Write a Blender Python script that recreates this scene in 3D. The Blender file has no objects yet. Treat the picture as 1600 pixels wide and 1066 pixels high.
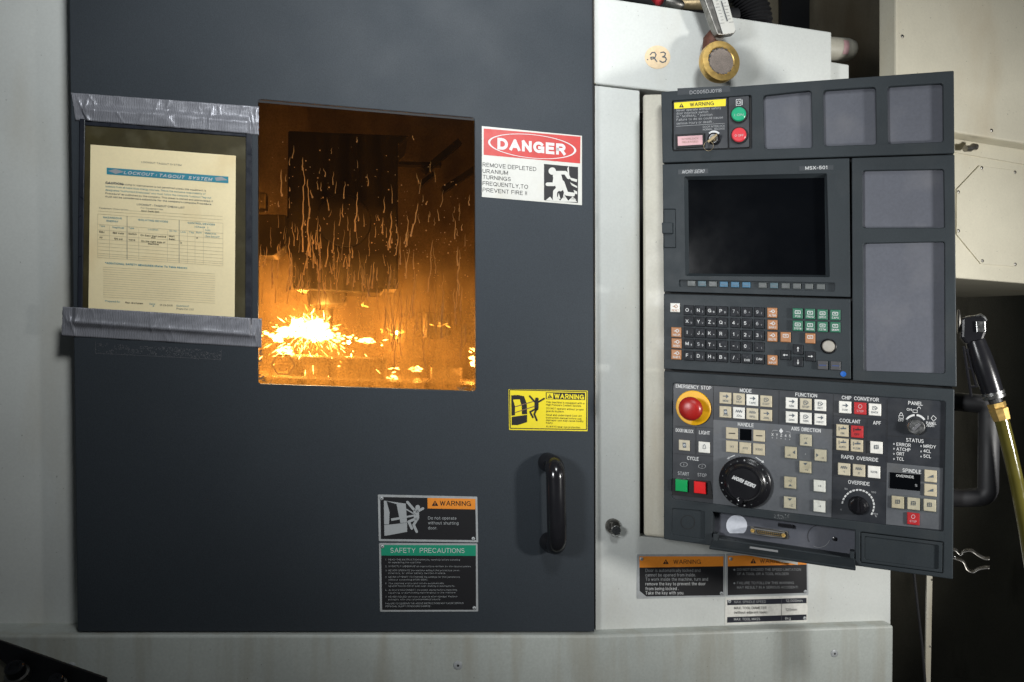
import bpy, bmesh, math, random
from mathutils import Vector, noise
random.seed(7)
sc = bpy.context.scene
col = sc.collection
V = Vector

# ------------------------------------------------------------------ camera, world, lights, exposure
F = 1280.0                      # focal length in photograph pixels (1600 wide)
CAM = V((0, 0, 1.40))
cd = bpy.data.cameras.new('camera'); cam = bpy.data.objects.new('camera', cd); col.objects.link(cam)
cam.location = CAM; cam.rotation_euler = (math.radians(90), 0, 0)
cd.sensor_width = 36; cd.lens = 36 * F / 1600; cd.clip_start = 0.02; cd.clip_end = 60
sc.camera = cam
wd = bpy.data.worlds.new('World'); sc.world = wd; wd.use_nodes = True
wd.node_tree.nodes['Background'].inputs[0].default_value = (0.80, 0.90, 1.0, 1)
wd.node_tree.nodes['Background'].inputs[1].default_value = 0.035

def area(name, loc, target, size, power, color, spread=180):
    ld = bpy.data.lights.new(name, 'AREA'); ld.shape = 'DISK'; ld.size = size; ld.energy = power; ld.color = color
    ld.spread = math.radians(spread)
    o = bpy.data.objects.new(name, ld); col.objects.link(o)
    o.location = loc; o.rotation_euler = (V(target) - V(loc)).to_track_quat('-Z', 'Y').to_euler()
    return o
area('softbox_lamp', (0.28, 0.12, 2.62), (-0.24, 1.60, 1.98), 0.45, 6.6, (0.96, 0.99, 1.0), 72)
area('side_lamp', (1.45, 0.48, 1.34), (0.82, 1.60, 1.40), 0.18, 6.6, (1.0, 0.985, 0.95), 85)
area('front_lamp', (-0.95, -0.05, 1.62), (0.75, 1.60, 1.42), 0.35, 3.6, (0.97, 0.99, 1.0), 62)
sc.view_settings.view_transform = 'Standard'; sc.view_settings.look = 'None'
sc.view_settings.exposure = 0.0; sc.view_settings.gamma = 1.0
sc.render.engine = 'CYCLES'
sc.cycles.use_denoising = True
sc.cycles.max_bounces = 8; sc.cycles.transparent_max_bounces = 12
sc.cycles.sample_clamp_indirect = 6.0
sc.cycles.caustics_reflective = False; sc.cycles.caustics_refractive = False

# ------------------------------------------------------------------ frames: vertical planes of the machine
class Frame:
    def __init__(s, O, m):                       # m: how fast the plane recedes to the right
        n = math.hypot(1, m); K = -0.05          # the floor falls 5 cm per metre to the right
        s.O = V(O); s.eu = V((1, m, K)) / n; s.ev = V((0, 0, 1)); s.ew = V((m, -1, K * m)) / n
    def P(s, u, v, w=0): return s.O + s.eu * u + s.ev * v + s.ew * w
    def uv(s, px, py, w=0):                      # where the sight line of a photograph pixel meets the plane
        d = V(((px - 800) / F, 1, -(py - 533) / F)); o = CAM - (s.O + s.ew * w)
        nrm = s.eu.cross(s.ev); t = -o.dot(nrm) / d.dot(nrm); p = o + d * t
        u = p.x / s.eu.x if abs(s.eu.x) > 1e-9 else 0
        return u, p.z - u * s.eu.z
    def at(s, px, py, w=0):
        u, v = s.uv(px, py, w); return s.P(u, v, w)
    def scale(s, px, py, w=0):                   # metres per pixel along u and v
        a = s.uv(px - 1, py, w); b = s.uv(px + 1, py, w); c = s.uv(px, py - 1, w); d = s.uv(px, py + 1, w)
        return (b[0] - a[0]) / 2, (c[1] - d[1]) / 2
D = Frame((0, 1.55, 1.40), 0.178)                # sliding door and cabinet front
C = Frame((0, 1.613, 1.40), -0.411)              # control panel, swung towards the operator
B = Frame((1.0, 1.75, 1.40), 0.40)              # neighbouring machine
def crop(x0, y0, s): return lambda *pts: [(x0 + x / s, y0 + y / s) for x, y in pts]

# ------------------------------------------------------------------ materials
def lin(c): return tuple((x / 12.92 if x <= 0.04045 else ((x + 0.055) / 1.055) ** 2.4) for x in c)
def rgb(r, g, b): return lin((r / 255, g / 255, b / 255))
MATS = {}
def mat(name, color, rough=0.5, metal=0.0, spec=0.5, var=0.10, vscale=9.0, fine=0.05, fscale=220.0, bump=0.0, bscale=400.0,
        stain=None, stain_amt=0.0, sscale=(3, 3, 3), stain_lo=0.55, specks=0.0, speck_col=(0.03, 0.025, 0.02), rvar=0.07, coat=0.0):
    m = bpy.data.materials.new(name); m.use_nodes = True; MATS[name] = m
    nt = m.node_tree; N = nt.nodes; L = nt.links; p = N['Principled BSDF']
    p.inputs['Roughness'].default_value = rough; p.inputs['Metallic'].default_value = metal
    p.inputs['Specular IOR Level'].default_value = spec; p.inputs['Coat Weight'].default_value = coat
    tc = N.new('ShaderNodeNewGeometry')
    def nz(scale, detail=4, vec=None):
        n = N.new('ShaderNodeTexNoise'); n.inputs['Scale'].default_value = scale; n.inputs['Detail'].default_value = detail
        L.new(vec or tc.outputs['Position'], n.inputs['Vector']); return n.outputs['Fac']
    def mx(fac, a, b, blend='MIX'):
        n = N.new('ShaderNodeMix'); n.data_type = 'RGBA'; n.blend_type = blend
        for i, x in ((0, fac), (6, a), (7, b)):
            if hasattr(x, 'links') or hasattr(x, 'is_linked'): L.new(x, n.inputs[i])
            elif i == 0: n.inputs[0].default_value = x
            else: n.inputs[i].default_value = (*x[:3], 1)
        return n.outputs[2]
    def rng(f, lo, hi, a, b):
        n = N.new('ShaderNodeMapRange'); L.new(f, n.inputs[0])
        for i, x in enumerate((lo, hi, a, b)): n.inputs[i + 1].default_value = x
        return n.outputs[0]
    big = nz(vscale, 5)
    c = mx(rng(big, 0.3, 0.7, 0, 1), [x * (1 - var) for x in color], [min(1, x * (1 + var)) for x in color])
    if fine:
        f = nz(fscale, 2); c = mx(rng(f, 0.3, 0.7, 0, 1), c, mx(1.0, c, (1 - fine * 2,) * 3, 'MULTIPLY'))
    if stain:
        mp = N.new('ShaderNodeMapping'); mp.inputs['Scale'].default_value = sscale; L.new(tc.outputs['Position'], mp.inputs[0])
        s = nz(1.0, 8, mp.outputs[0]); c = mx(rng(s, stain_lo, stain_lo + 0.22, 0, stain_amt), c, stain)
    if specks:
        s = nz(190, 1); c = mx(rng(s, 0.80 - specks * 0.08, 0.83 - specks * 0.08, 0, 0.5), c, speck_col)
    L.new(c, p.inputs['Base Color'])
    if rvar: L.new(rng(nz(vscale * 2.3, 5), 0.3, 0.7, max(0.02, rough - rvar), min(1, rough + rvar)), p.inputs['Roughness'])
    if bump:
        b = N.new('ShaderNodeBump'); b.inputs['Strength'].default_value = bump; b.inputs['Distance'].default_value = 0.0006
        L.new(nz(bscale, 3), b.inputs['Height']); L.new(b.outputs[0], p.inputs['Normal'])
    return m
def flat(name, color, rough=0.5, spec=0.4): return mat(name, color, rough, spec=spec, var=0.05, fine=0.03, rvar=0.0)
def glow(name, color, strength):
    m = bpy.data.materials.new(name); m.use_nodes = True; MATS[name] = m
    p = m.node_tree.nodes['Principled BSDF']; p.inputs['Base Color'].default_value = (0, 0, 0, 1)
    p.inputs['Emission Color'].default_value = (*color, 1); p.inputs['Emission Strength'].default_value = strength
    return m

mat('door_paint', (0.037, 0.045, 0.054), 0.60, spec=0.20, var=0.05, vscale=4, fine=0.10, fscale=500, bump=0.22, bscale=700, rvar=0.05, stain=(0.050, 0.056, 0.062), stain_amt=0.12, sscale=(5, 5, 9), stain_lo=0.55)
mat('white_paint', (0.60, 0.62, 0.595), 0.42, var=0.05, vscale=5, fine=0.03, bump=0.12, bscale=500, stain=(0.42, 0.37, 0.27), stain_amt=0.40,
    sscale=(7, 7, 2.2), stain_lo=0.52, specks=0.25)
mat('base_paint', (0.46, 0.49, 0.46), 0.45, var=0.08, vscale=6, fine=0.05, bump=0.15, stain=(0.30, 0.27, 0.20), stain_amt=0.5, sscale=(26, 26, 2.0), stain_lo=0.48, specks=0.35)
mat('beige_paint', (0.52, 0.50, 0.42), 0.45, var=0.06, fine=0.04, bump=0.1, stain=(0.33, 0.26, 0.16), stain_amt=0.6, sscale=(14, 14, 3), stain_lo=0.52, specks=0.3)
mat('machine_beige', (0.60, 0.57, 0.46), 0.5, var=0.05, fine=0.03, stain=(0.40, 0.30, 0.17), stain_amt=0.4, sscale=(6, 6, 2.5), stain_lo=0.55, specks=0.5)
mat('shaded_dirty_beige', (0.24, 0.21, 0.15), 0.6, var=0.15, fine=0.06, stain=(0.12, 0.09, 0.05), stain_amt=0.7, sscale=(10, 10, 2), stain_lo=0.45, specks=0.8)  # dirty beige, darkened to paint in the shade beside the upper housing
mat('far_wall', (0.27, 0.25, 0.19), 0.8, var=0.25, vscale=2.5, fine=0.1, stain=(0.04, 0.035, 0.025), stain_amt=0.7, sscale=(9, 9, 2))
mat('panel_plastic', (0.029, 0.036, 0.041), 0.52, spec=0.18, var=0.10, vscale=12, fine=0.08, fscale=600, bump=0.25, bscale=1100, stain=(0.055, 0.058, 0.059), stain_amt=0.4, sscale=(16, 16, 11), stain_lo=0.56)
mat('pocket_dust', (0.078, 0.084, 0.105), 0.6, var=0.08, fine=0.06, bump=0.1, stain=(0.13, 0.13, 0.142), stain_amt=0.5, sscale=(14, 14, 12), stain_lo=0.5)
mat('membrane_dark', (0.022, 0.025, 0.031), 0.38, var=0.12, vscale=18, fine=0.06, stain=(0.09, 0.09, 0.085), stain_amt=0.3, sscale=(20, 20, 15), stain_lo=0.58)
mat('membrane_grey', (0.092, 0.099, 0.110), 0.42, var=0.10, vscale=18, fine=0.06, stain=(0.085, 0.08, 0.07), stain_amt=0.5, sscale=(17, 17, 14), stain_lo=0.55)
mat('black_gap', (0.006, 0.006, 0.007), 0.7, var=0, fine=0, rvar=0)
mat('black_plastic', (0.010, 0.010, 0.012), 0.20, spec=0.55, var=0.2, fine=0.0, rvar=0.06)
mat('black_rubber', (0.016, 0.016, 0.018), 0.55, var=0.25, fine=0.1)
mat('black_key', (0.014, 0.016, 0.020), 0.60, spec=0.22, var=0.3, vscale=90, fine=0.1, stain=(0.05, 0.055, 0.062), stain_amt=0.4, sscale=(90, 90, 90), stain_lo=0.55)
mat('screen_glass', (0.0025, 0.003, 0.004), 0.16, spec=0.06, var=0.1, fine=0, rvar=0.04)
mat('steel', (0.55, 0.55, 0.54), 0.28, metal=1.0, var=0.12, vscale=60, fine=0.05)
mat('dull_steel', (0.30, 0.29, 0.27), 0.42, metal=1.0, var=0.3, vscale=50, fine=0.1, stain=(0.12, 0.09, 0.06), stain_amt=0.5, sscale=(40, 40, 40))
mat('plate_aluminium', (0.42, 0.44, 0.45), 0.42, metal=0.15, var=0.08, vscale=40, fine=0.05, stain=(0.28, 0.26, 0.22), stain_amt=0.3, sscale=(50, 50, 50))
mat('brass', (0.80, 0.54, 0.18), 0.40, metal=0.85, var=0.12, vscale=50, fine=0.06, stain=(0.42, 0.22, 0.07), stain_amt=0.3, sscale=(60, 60, 60), stain_lo=0.56)
mat('key_metal', (0.34, 0.27, 0.16), 0.42, metal=0.7, var=0.2, vscale=60, fine=0.1)
mat('sintered_bronze', (0.36, 0.30, 0.26), 0.75, metal=0.2, var=0.15, vscale=80, fine=0.3, fscale=1300, bump=0.9, bscale=1500)
mat('rusty_pipe', (0.11, 0.038, 0.022), 0.65, var=0.3, vscale=60, fine=0.15)
mat('red_fitting', (0.42, 0.02, 0.03), 0.35, var=0.15)
mat('paper_yellow', (0.90, 0.77, 0.47), 0.60, var=0.04, vscale=14, fine=0.02, stain=(0.66, 0.46, 0.20), stain_amt=0.4, sscale=(14, 14, 8), stain_lo=0.55)
mat('paper_tag', (0.80, 0.62, 0.40), 0.7, var=0.04, stain=(0.5, 0.34, 0.2), stain_amt=0.35, sscale=(40, 40, 40))
mat('sleeve_olive', (0.050, 0.041, 0.016), 0.48, spec=0.25, var=0.25, vscale=22, fine=0.05, stain=(0.11, 0.10, 0.06), stain_amt=0.5, sscale=(24, 24, 24), stain_lo=0.52)
mat('sleeve_navy', (0.018, 0.021, 0.030), 0.33, var=0.2, vscale=40, fine=0.1)
mat('label_white', (0.56, 0.56, 0.525), 0.42, var=0.05, vscale=18, fine=0.02, stain=(0.52, 0.50, 0.42), stain_amt=0.45, sscale=(22, 22, 16), stain_lo=0.52)
mat('label_yellow', (0.80, 0.66, 0.03), 0.34, var=0.05, fine=0.02, stain=(0.55, 0.45, 0.06), stain_amt=0.3, sscale=(30, 30, 30))
flat('print_black', (0.012, 0.012, 0.014)); flat('print_grey', (0.12, 0.12, 0.13)); flat('print_white', (0.60, 0.61, 0.61)); flat('print_dim', (0.34, 0.35, 0.36))
mat('print_red', (0.50, 0.035, 0.030), 0.45, var=0.10, vscale=30, fine=0.04, stain=(0.50, 0.10, 0.075), stain_amt=0.3, sscale=(30, 30, 22))
flat('print_orange', (0.80, 0.27, 0.030)); flat('print_green', (0.010, 0.26, 0.15)); flat('print_teal', (0.035, 0.25, 0.34)); flat('print_ink', (0.09, 0.11, 0.13)); flat('print_faint', (0.58, 0.51, 0.33))
flat('print_wornwhite', (0.24, 0.25, 0.26)); flat('print_navy', (0.012, 0.014, 0.024)); flat('ink_blue', (0.03, 0.055, 0.16)); flat('print_pink', (0.60, 0.36, 0.38))
flat('print_amber', (0.34, 0.14, 0.02)); flat('tape_strip', (0.030, 0.036, 0.042)); flat('print_brown', (0.20, 0.12, 0.06)); flat('picto_silver', (0.36, 0.38, 0.39))
def keym(n, c, r=0.50): return mat(n, c, r, var=0.08, vscale=60, fine=0.05, stain=tuple(x * 0.45 for x in c), stain_amt=0.45, sscale=(70, 70, 70), stain_lo=0.56)
keym('key_orange', (0.36, 0.155, 0.058)); keym('key_green', (0.014, 0.125, 0.070)); keym('key_beige', (0.52, 0.47, 0.35)); keym('key_white', (0.74, 0.73, 0.68)); keym('key_red', (0.42, 0.012, 0.016))
keym('key_softgrey', (0.075, 0.085, 0.085)); keym('key_softblue', (0.030, 0.12, 0.21)); keym('key_softteal', (0.050, 0.10, 0.125)); keym('key_dark', (0.045, 0.045, 0.050)); keym('key_tan', (0.50, 0.44, 0.31))
mat('estop_red', (0.36, 0.014, 0.011), 0.36, var=0.1, vscale=40, fine=0.05, stain=(0.2, 0.02, 0.015), stain_amt=0.4, sscale=(50, 50, 50))
mat('estop_yellow', (0.80, 0.42, 0.005), 0.45, var=0.05, fine=0.03)
mat('button_green', (0.008, 0.30, 0.085), 0.26, var=0.08, fine=0); mat('button_red', (0.62, 0.012, 0.014), 0.26, var=0.08, fine=0); mat('button_on', (0.01, 0.34, 0.17), 0.3, var=0.08, fine=0); mat('button_off', (0.66, 0.045, 0.06), 0.3, var=0.08, fine=0)
mat('hose_amber', (0.075, 0.066, 0.013), 0.16, var=0.15, vscale=30, fine=0.0, coat=0.5)
mat('grey_knob', (0.34, 0.32, 0.28), 0.5, var=0.1, fine=0.05)
mat('blue_dot', (0.005, 0.10, 0.42), 0.4, var=0.1)
mat('sticker_silver', (0.70, 0.73, 0.80), 0.45, metal=0.0, var=0.06)
mat('dark_tray', (0.016, 0.016, 0.018), 0.45, var=0.3, vscale=20, fine=0.15, stain=(0.06, 0.04, 0.03), stain_amt=0.4, sscale=(20, 20, 20))
mat('chamber_steel', (0.30, 0.27, 0.22), 0.50, metal=0.3, var=0.25, vscale=12, fine=0.15, stain=(0.08, 0.06, 0.04), stain_amt=0.7, sscale=(9, 9, 5), stain_lo=0.45)
mat('spindle_dark', (0.007, 0.0068, 0.0065), 0.45, var=0.3, vscale=20, fine=0.1)
glow('fire_white', (1.0, 0.74, 0.42), 40.0); glow('fire_orange', (1.0, 0.60, 0.22), 9.0)

def tape_mat():
    m = mat('duct_tape', (0.25, 0.255, 0.285), 0.38, metal=0.25, var=0.08, vscale=30, fine=0.04)
    nt = m.node_tree; N = nt.nodes; L = nt.links
    w = N.new('ShaderNodeTexWave'); w.bands_direction = 'X'; w.inputs['Scale'].default_value = 120; w.inputs['Distortion'].default_value = 5.0; w.inputs['Detail'].default_value = 3
    g = N.new('ShaderNodeNewGeometry'); L.new(g.outputs['Position'], w.inputs['Vector'])
    b = N.new('ShaderNodeBump'); b.inputs['Strength'].default_value = 0.22; b.inputs['Distance'].default_value = 0.0006
    L.new(w.outputs['Fac'], b.inputs['Height']); L.new(b.outputs[0], N['Principled BSDF'].inputs['Normal'])
    bc = N['Principled BSDF'].inputs['Base Color']; src = bc.links[0].from_socket
    r = N.new('ShaderNodeMapRange'); L.new(w.outputs['Fac'], r.inputs[0]); r.inputs[3].default_value = 0.72; r.inputs[4].default_value = 1.15
    mu = N.new('ShaderNodeMix'); mu.data_type = 'RGBA'; mu.blend_type = 'MULTIPLY'; mu.inputs[0].default_value = 1.0; L.new(src, mu.inputs[6]); L.new(r.outputs[0], mu.inputs[7]); L.new(mu.outputs[2], bc)
tape_mat()
def clear_mat(name, tint, gloss):
    m = bpy.data.materials.new(name); m.use_nodes = True; MATS[name] = m
    nt = m.node_tree; N = nt.nodes; L = nt.links; N.remove(N['Principled BSDF']); out = N['Material Output']
    t = N.new('ShaderNodeBsdfTransparent'); t.inputs[0].default_value = (*tint, 1)
    g = N.new('ShaderNodeBsdfGlossy'); g.inputs['Roughness'].default_value = 0.08
    fr = N.new('ShaderNodeValue'); fr.outputs[0].default_value = 0.07
    mx = N.new('ShaderNodeMixShader'); L.new(fr.outputs[0], mx.inputs[0]); L.new(t.outputs[0], mx.inputs[1]); L.new(g.outputs[0], mx.inputs[2]); L.new(mx.outputs[0], out.inputs[0])
clear_mat('clear_cap', (0.985, 0.995, 0.985), 1.25); clear_mat('gauge_glass', (0.95, 0.96, 0.96), 1.3)
def drip_mat():                                  # dried coolant, lets light through
    m = bpy.data.materials.new('dried_coolant'); m.use_nodes = True; MATS['dried_coolant'] = m
    nt = m.node_tree; N = nt.nodes; L = nt.links; N.remove(N['Principled BSDF']); out = N['Material Output']
    a = N.new('ShaderNodeBsdfTranslucent'); a.inputs[0].default_value = (0.55, 0.40, 0.19, 1)
    b = N.new('ShaderNodeBsdfDiffuse'); b.inputs[0].default_value = (0.30, 0.22, 0.11, 1)
    mx = N.new('ShaderNodeMixShader'); mx.inputs[0].default_value = 0.22
    L.new(a.outputs[0], mx.inputs[1]); L.new(b.outputs[0], mx.inputs[2]); L.new(mx.outputs[0], out.inputs[0])
drip_mat()
def glass_mat(zlo, zhi):
    m = bpy.data.materials.new('amber_glass'); m.use_nodes = True; MATS['amber_glass'] = m
    nt = m.node_tree; N = nt.nodes; L = nt.links; N.remove(N['Principled BSDF']); out = N['Material Output']
    geo = N.new('ShaderNodeNewGeometry')
    t = N.new('ShaderNodeBsdfTransparent'); t.inputs[0].default_value = (0.93, 0.70, 0.40, 1)
    tl = N.new('ShaderNodeBsdfTranslucent'); tl.inputs[0].default_value = (0.95, 0.66, 0.30, 1)
    df = N.new('ShaderNodeBsdfDiffuse'); df.inputs[0].default_value = (0.07, 0.034, 0.009, 1)
    rf = N.new('ShaderNodeBsdfRefraction'); rf.inputs['Color'].default_value = (0.92, 0.67, 0.36, 1); rf.inputs['Roughness'].default_value = 0.34; rf.inputs['IOR'].default_value = 1.01
    film = N.new('ShaderNodeMixShader'); film.inputs[0].default_value = 0.085; L.new(t.outputs[0], film.inputs[1]); L.new(rf.outputs[0], film.inputs[2])
    dirt = N.new('ShaderNodeMixShader'); dirt.inputs[0].default_value = 0.35; L.new(tl.outputs[0], dirt.inputs[1]); L.new(df.outputs[0], dirt.inputs[2])
    sx = N.new('ShaderNodeSeparateXYZ'); L.new(geo.outputs['Position'], sx.inputs[0])
    h = N.new('ShaderNodeMapRange'); L.new(sx.outputs[2], h.inputs[0])
    for i, x in enumerate((zlo, zhi, 0.36, 0.005)): h.inputs[i + 1].default_value = x
    mp = N.new('ShaderNodeMapping'); mp.inputs['Scale'].default_value = (55, 55, 7); L.new(geo.outputs['Position'], mp.inputs[0])
    n1 = N.new('ShaderNodeTexNoise'); n1.inputs['Scale'].default_value = 1; n1.inputs['Detail'].default_value = 6; L.new(mp.outputs[0], n1.inputs['Vector'])
    n2 = N.new('ShaderNodeTexNoise'); n2.inputs['Scale'].default_value = 260; n2.inputs['Detail'].default_value = 2; L.new(geo.outputs['Position'], n2.inputs['Vector'])
    r1 = N.new('ShaderNodeMapRange'); L.new(n1.outputs['Fac'], r1.inputs[0])
    for i, x in enumerate((0.32, 0.75, 0.45, 2.0)): r1.inputs[i + 1].default_value = x
    r2 = N.new('ShaderNodeMapRange'); L.new(n2.outputs['Fac'], r2.inputs[0])
    for i, x in enumerate((0.35, 0.75, 0.7, 1.7)): r2.inputs[i + 1].default_value = x
    a = N.new('ShaderNodeMath'); a.operation = 'MULTIPLY'; L.new(h.outputs[0], a.inputs[0]); L.new(r1.outputs[0], a.inputs[1])
    b = N.new('ShaderNodeMath'); b.operation = 'MULTIPLY'; b.use_clamp = True; L.new(a.outputs[0], b.inputs[0]); L.new(r2.outputs[0], b.inputs[1])
    m1 = N.new('ShaderNodeMixShader'); L.new(b.outputs[0], m1.inputs[0]); L.new(film.outputs[0], m1.inputs[1]); L.new(dirt.outputs[0], m1.inputs[2])
    g = N.new('ShaderNodeBsdfGlossy'); g.inputs['Roughness'].default_value = 0.05
    fr = N.new('ShaderNodeValue'); fr.outputs[0].default_value = 0.05
    m2 = N.new('ShaderNodeMixShader'); L.new(fr.outputs[0], m2.inputs[0]); L.new(m1.outputs[0], m2.inputs[1]); L.new(g.outputs[0], m2.inputs[2])
    L.new(m2.outputs[0], out.inputs[0])

# ------------------------------------------------------------------ mesh builder
WLOC = {}
def round_poly(pts, r, n=4):
    out = []; k = len(pts)
    for i in range(k):
        p, a, b = V(pts[i]), V(pts[i - 1]), V(pts[(i + 1) % k])
        da, db = a - p, b - p
        ra = min(r, da.length * 0.45); rb = min(r, db.length * 0.45)
        A = p + da.normalized() * ra; Bq = p + db.normalized() * rb
        for j in range(n + 1):
            t = j / n; q = A * (1 - t) ** 2 + p * (2 * t * (1 - t)) + Bq * t * t; out.append((q.x, q.y))
    return out
def circle(cx, cy, r, n=24, ry=None): return [(cx + r * math.cos(2 * math.pi * i / n), cy + (ry or r) * math.sin(2 * math.pi * i / n)) for i in range(n)]
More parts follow.
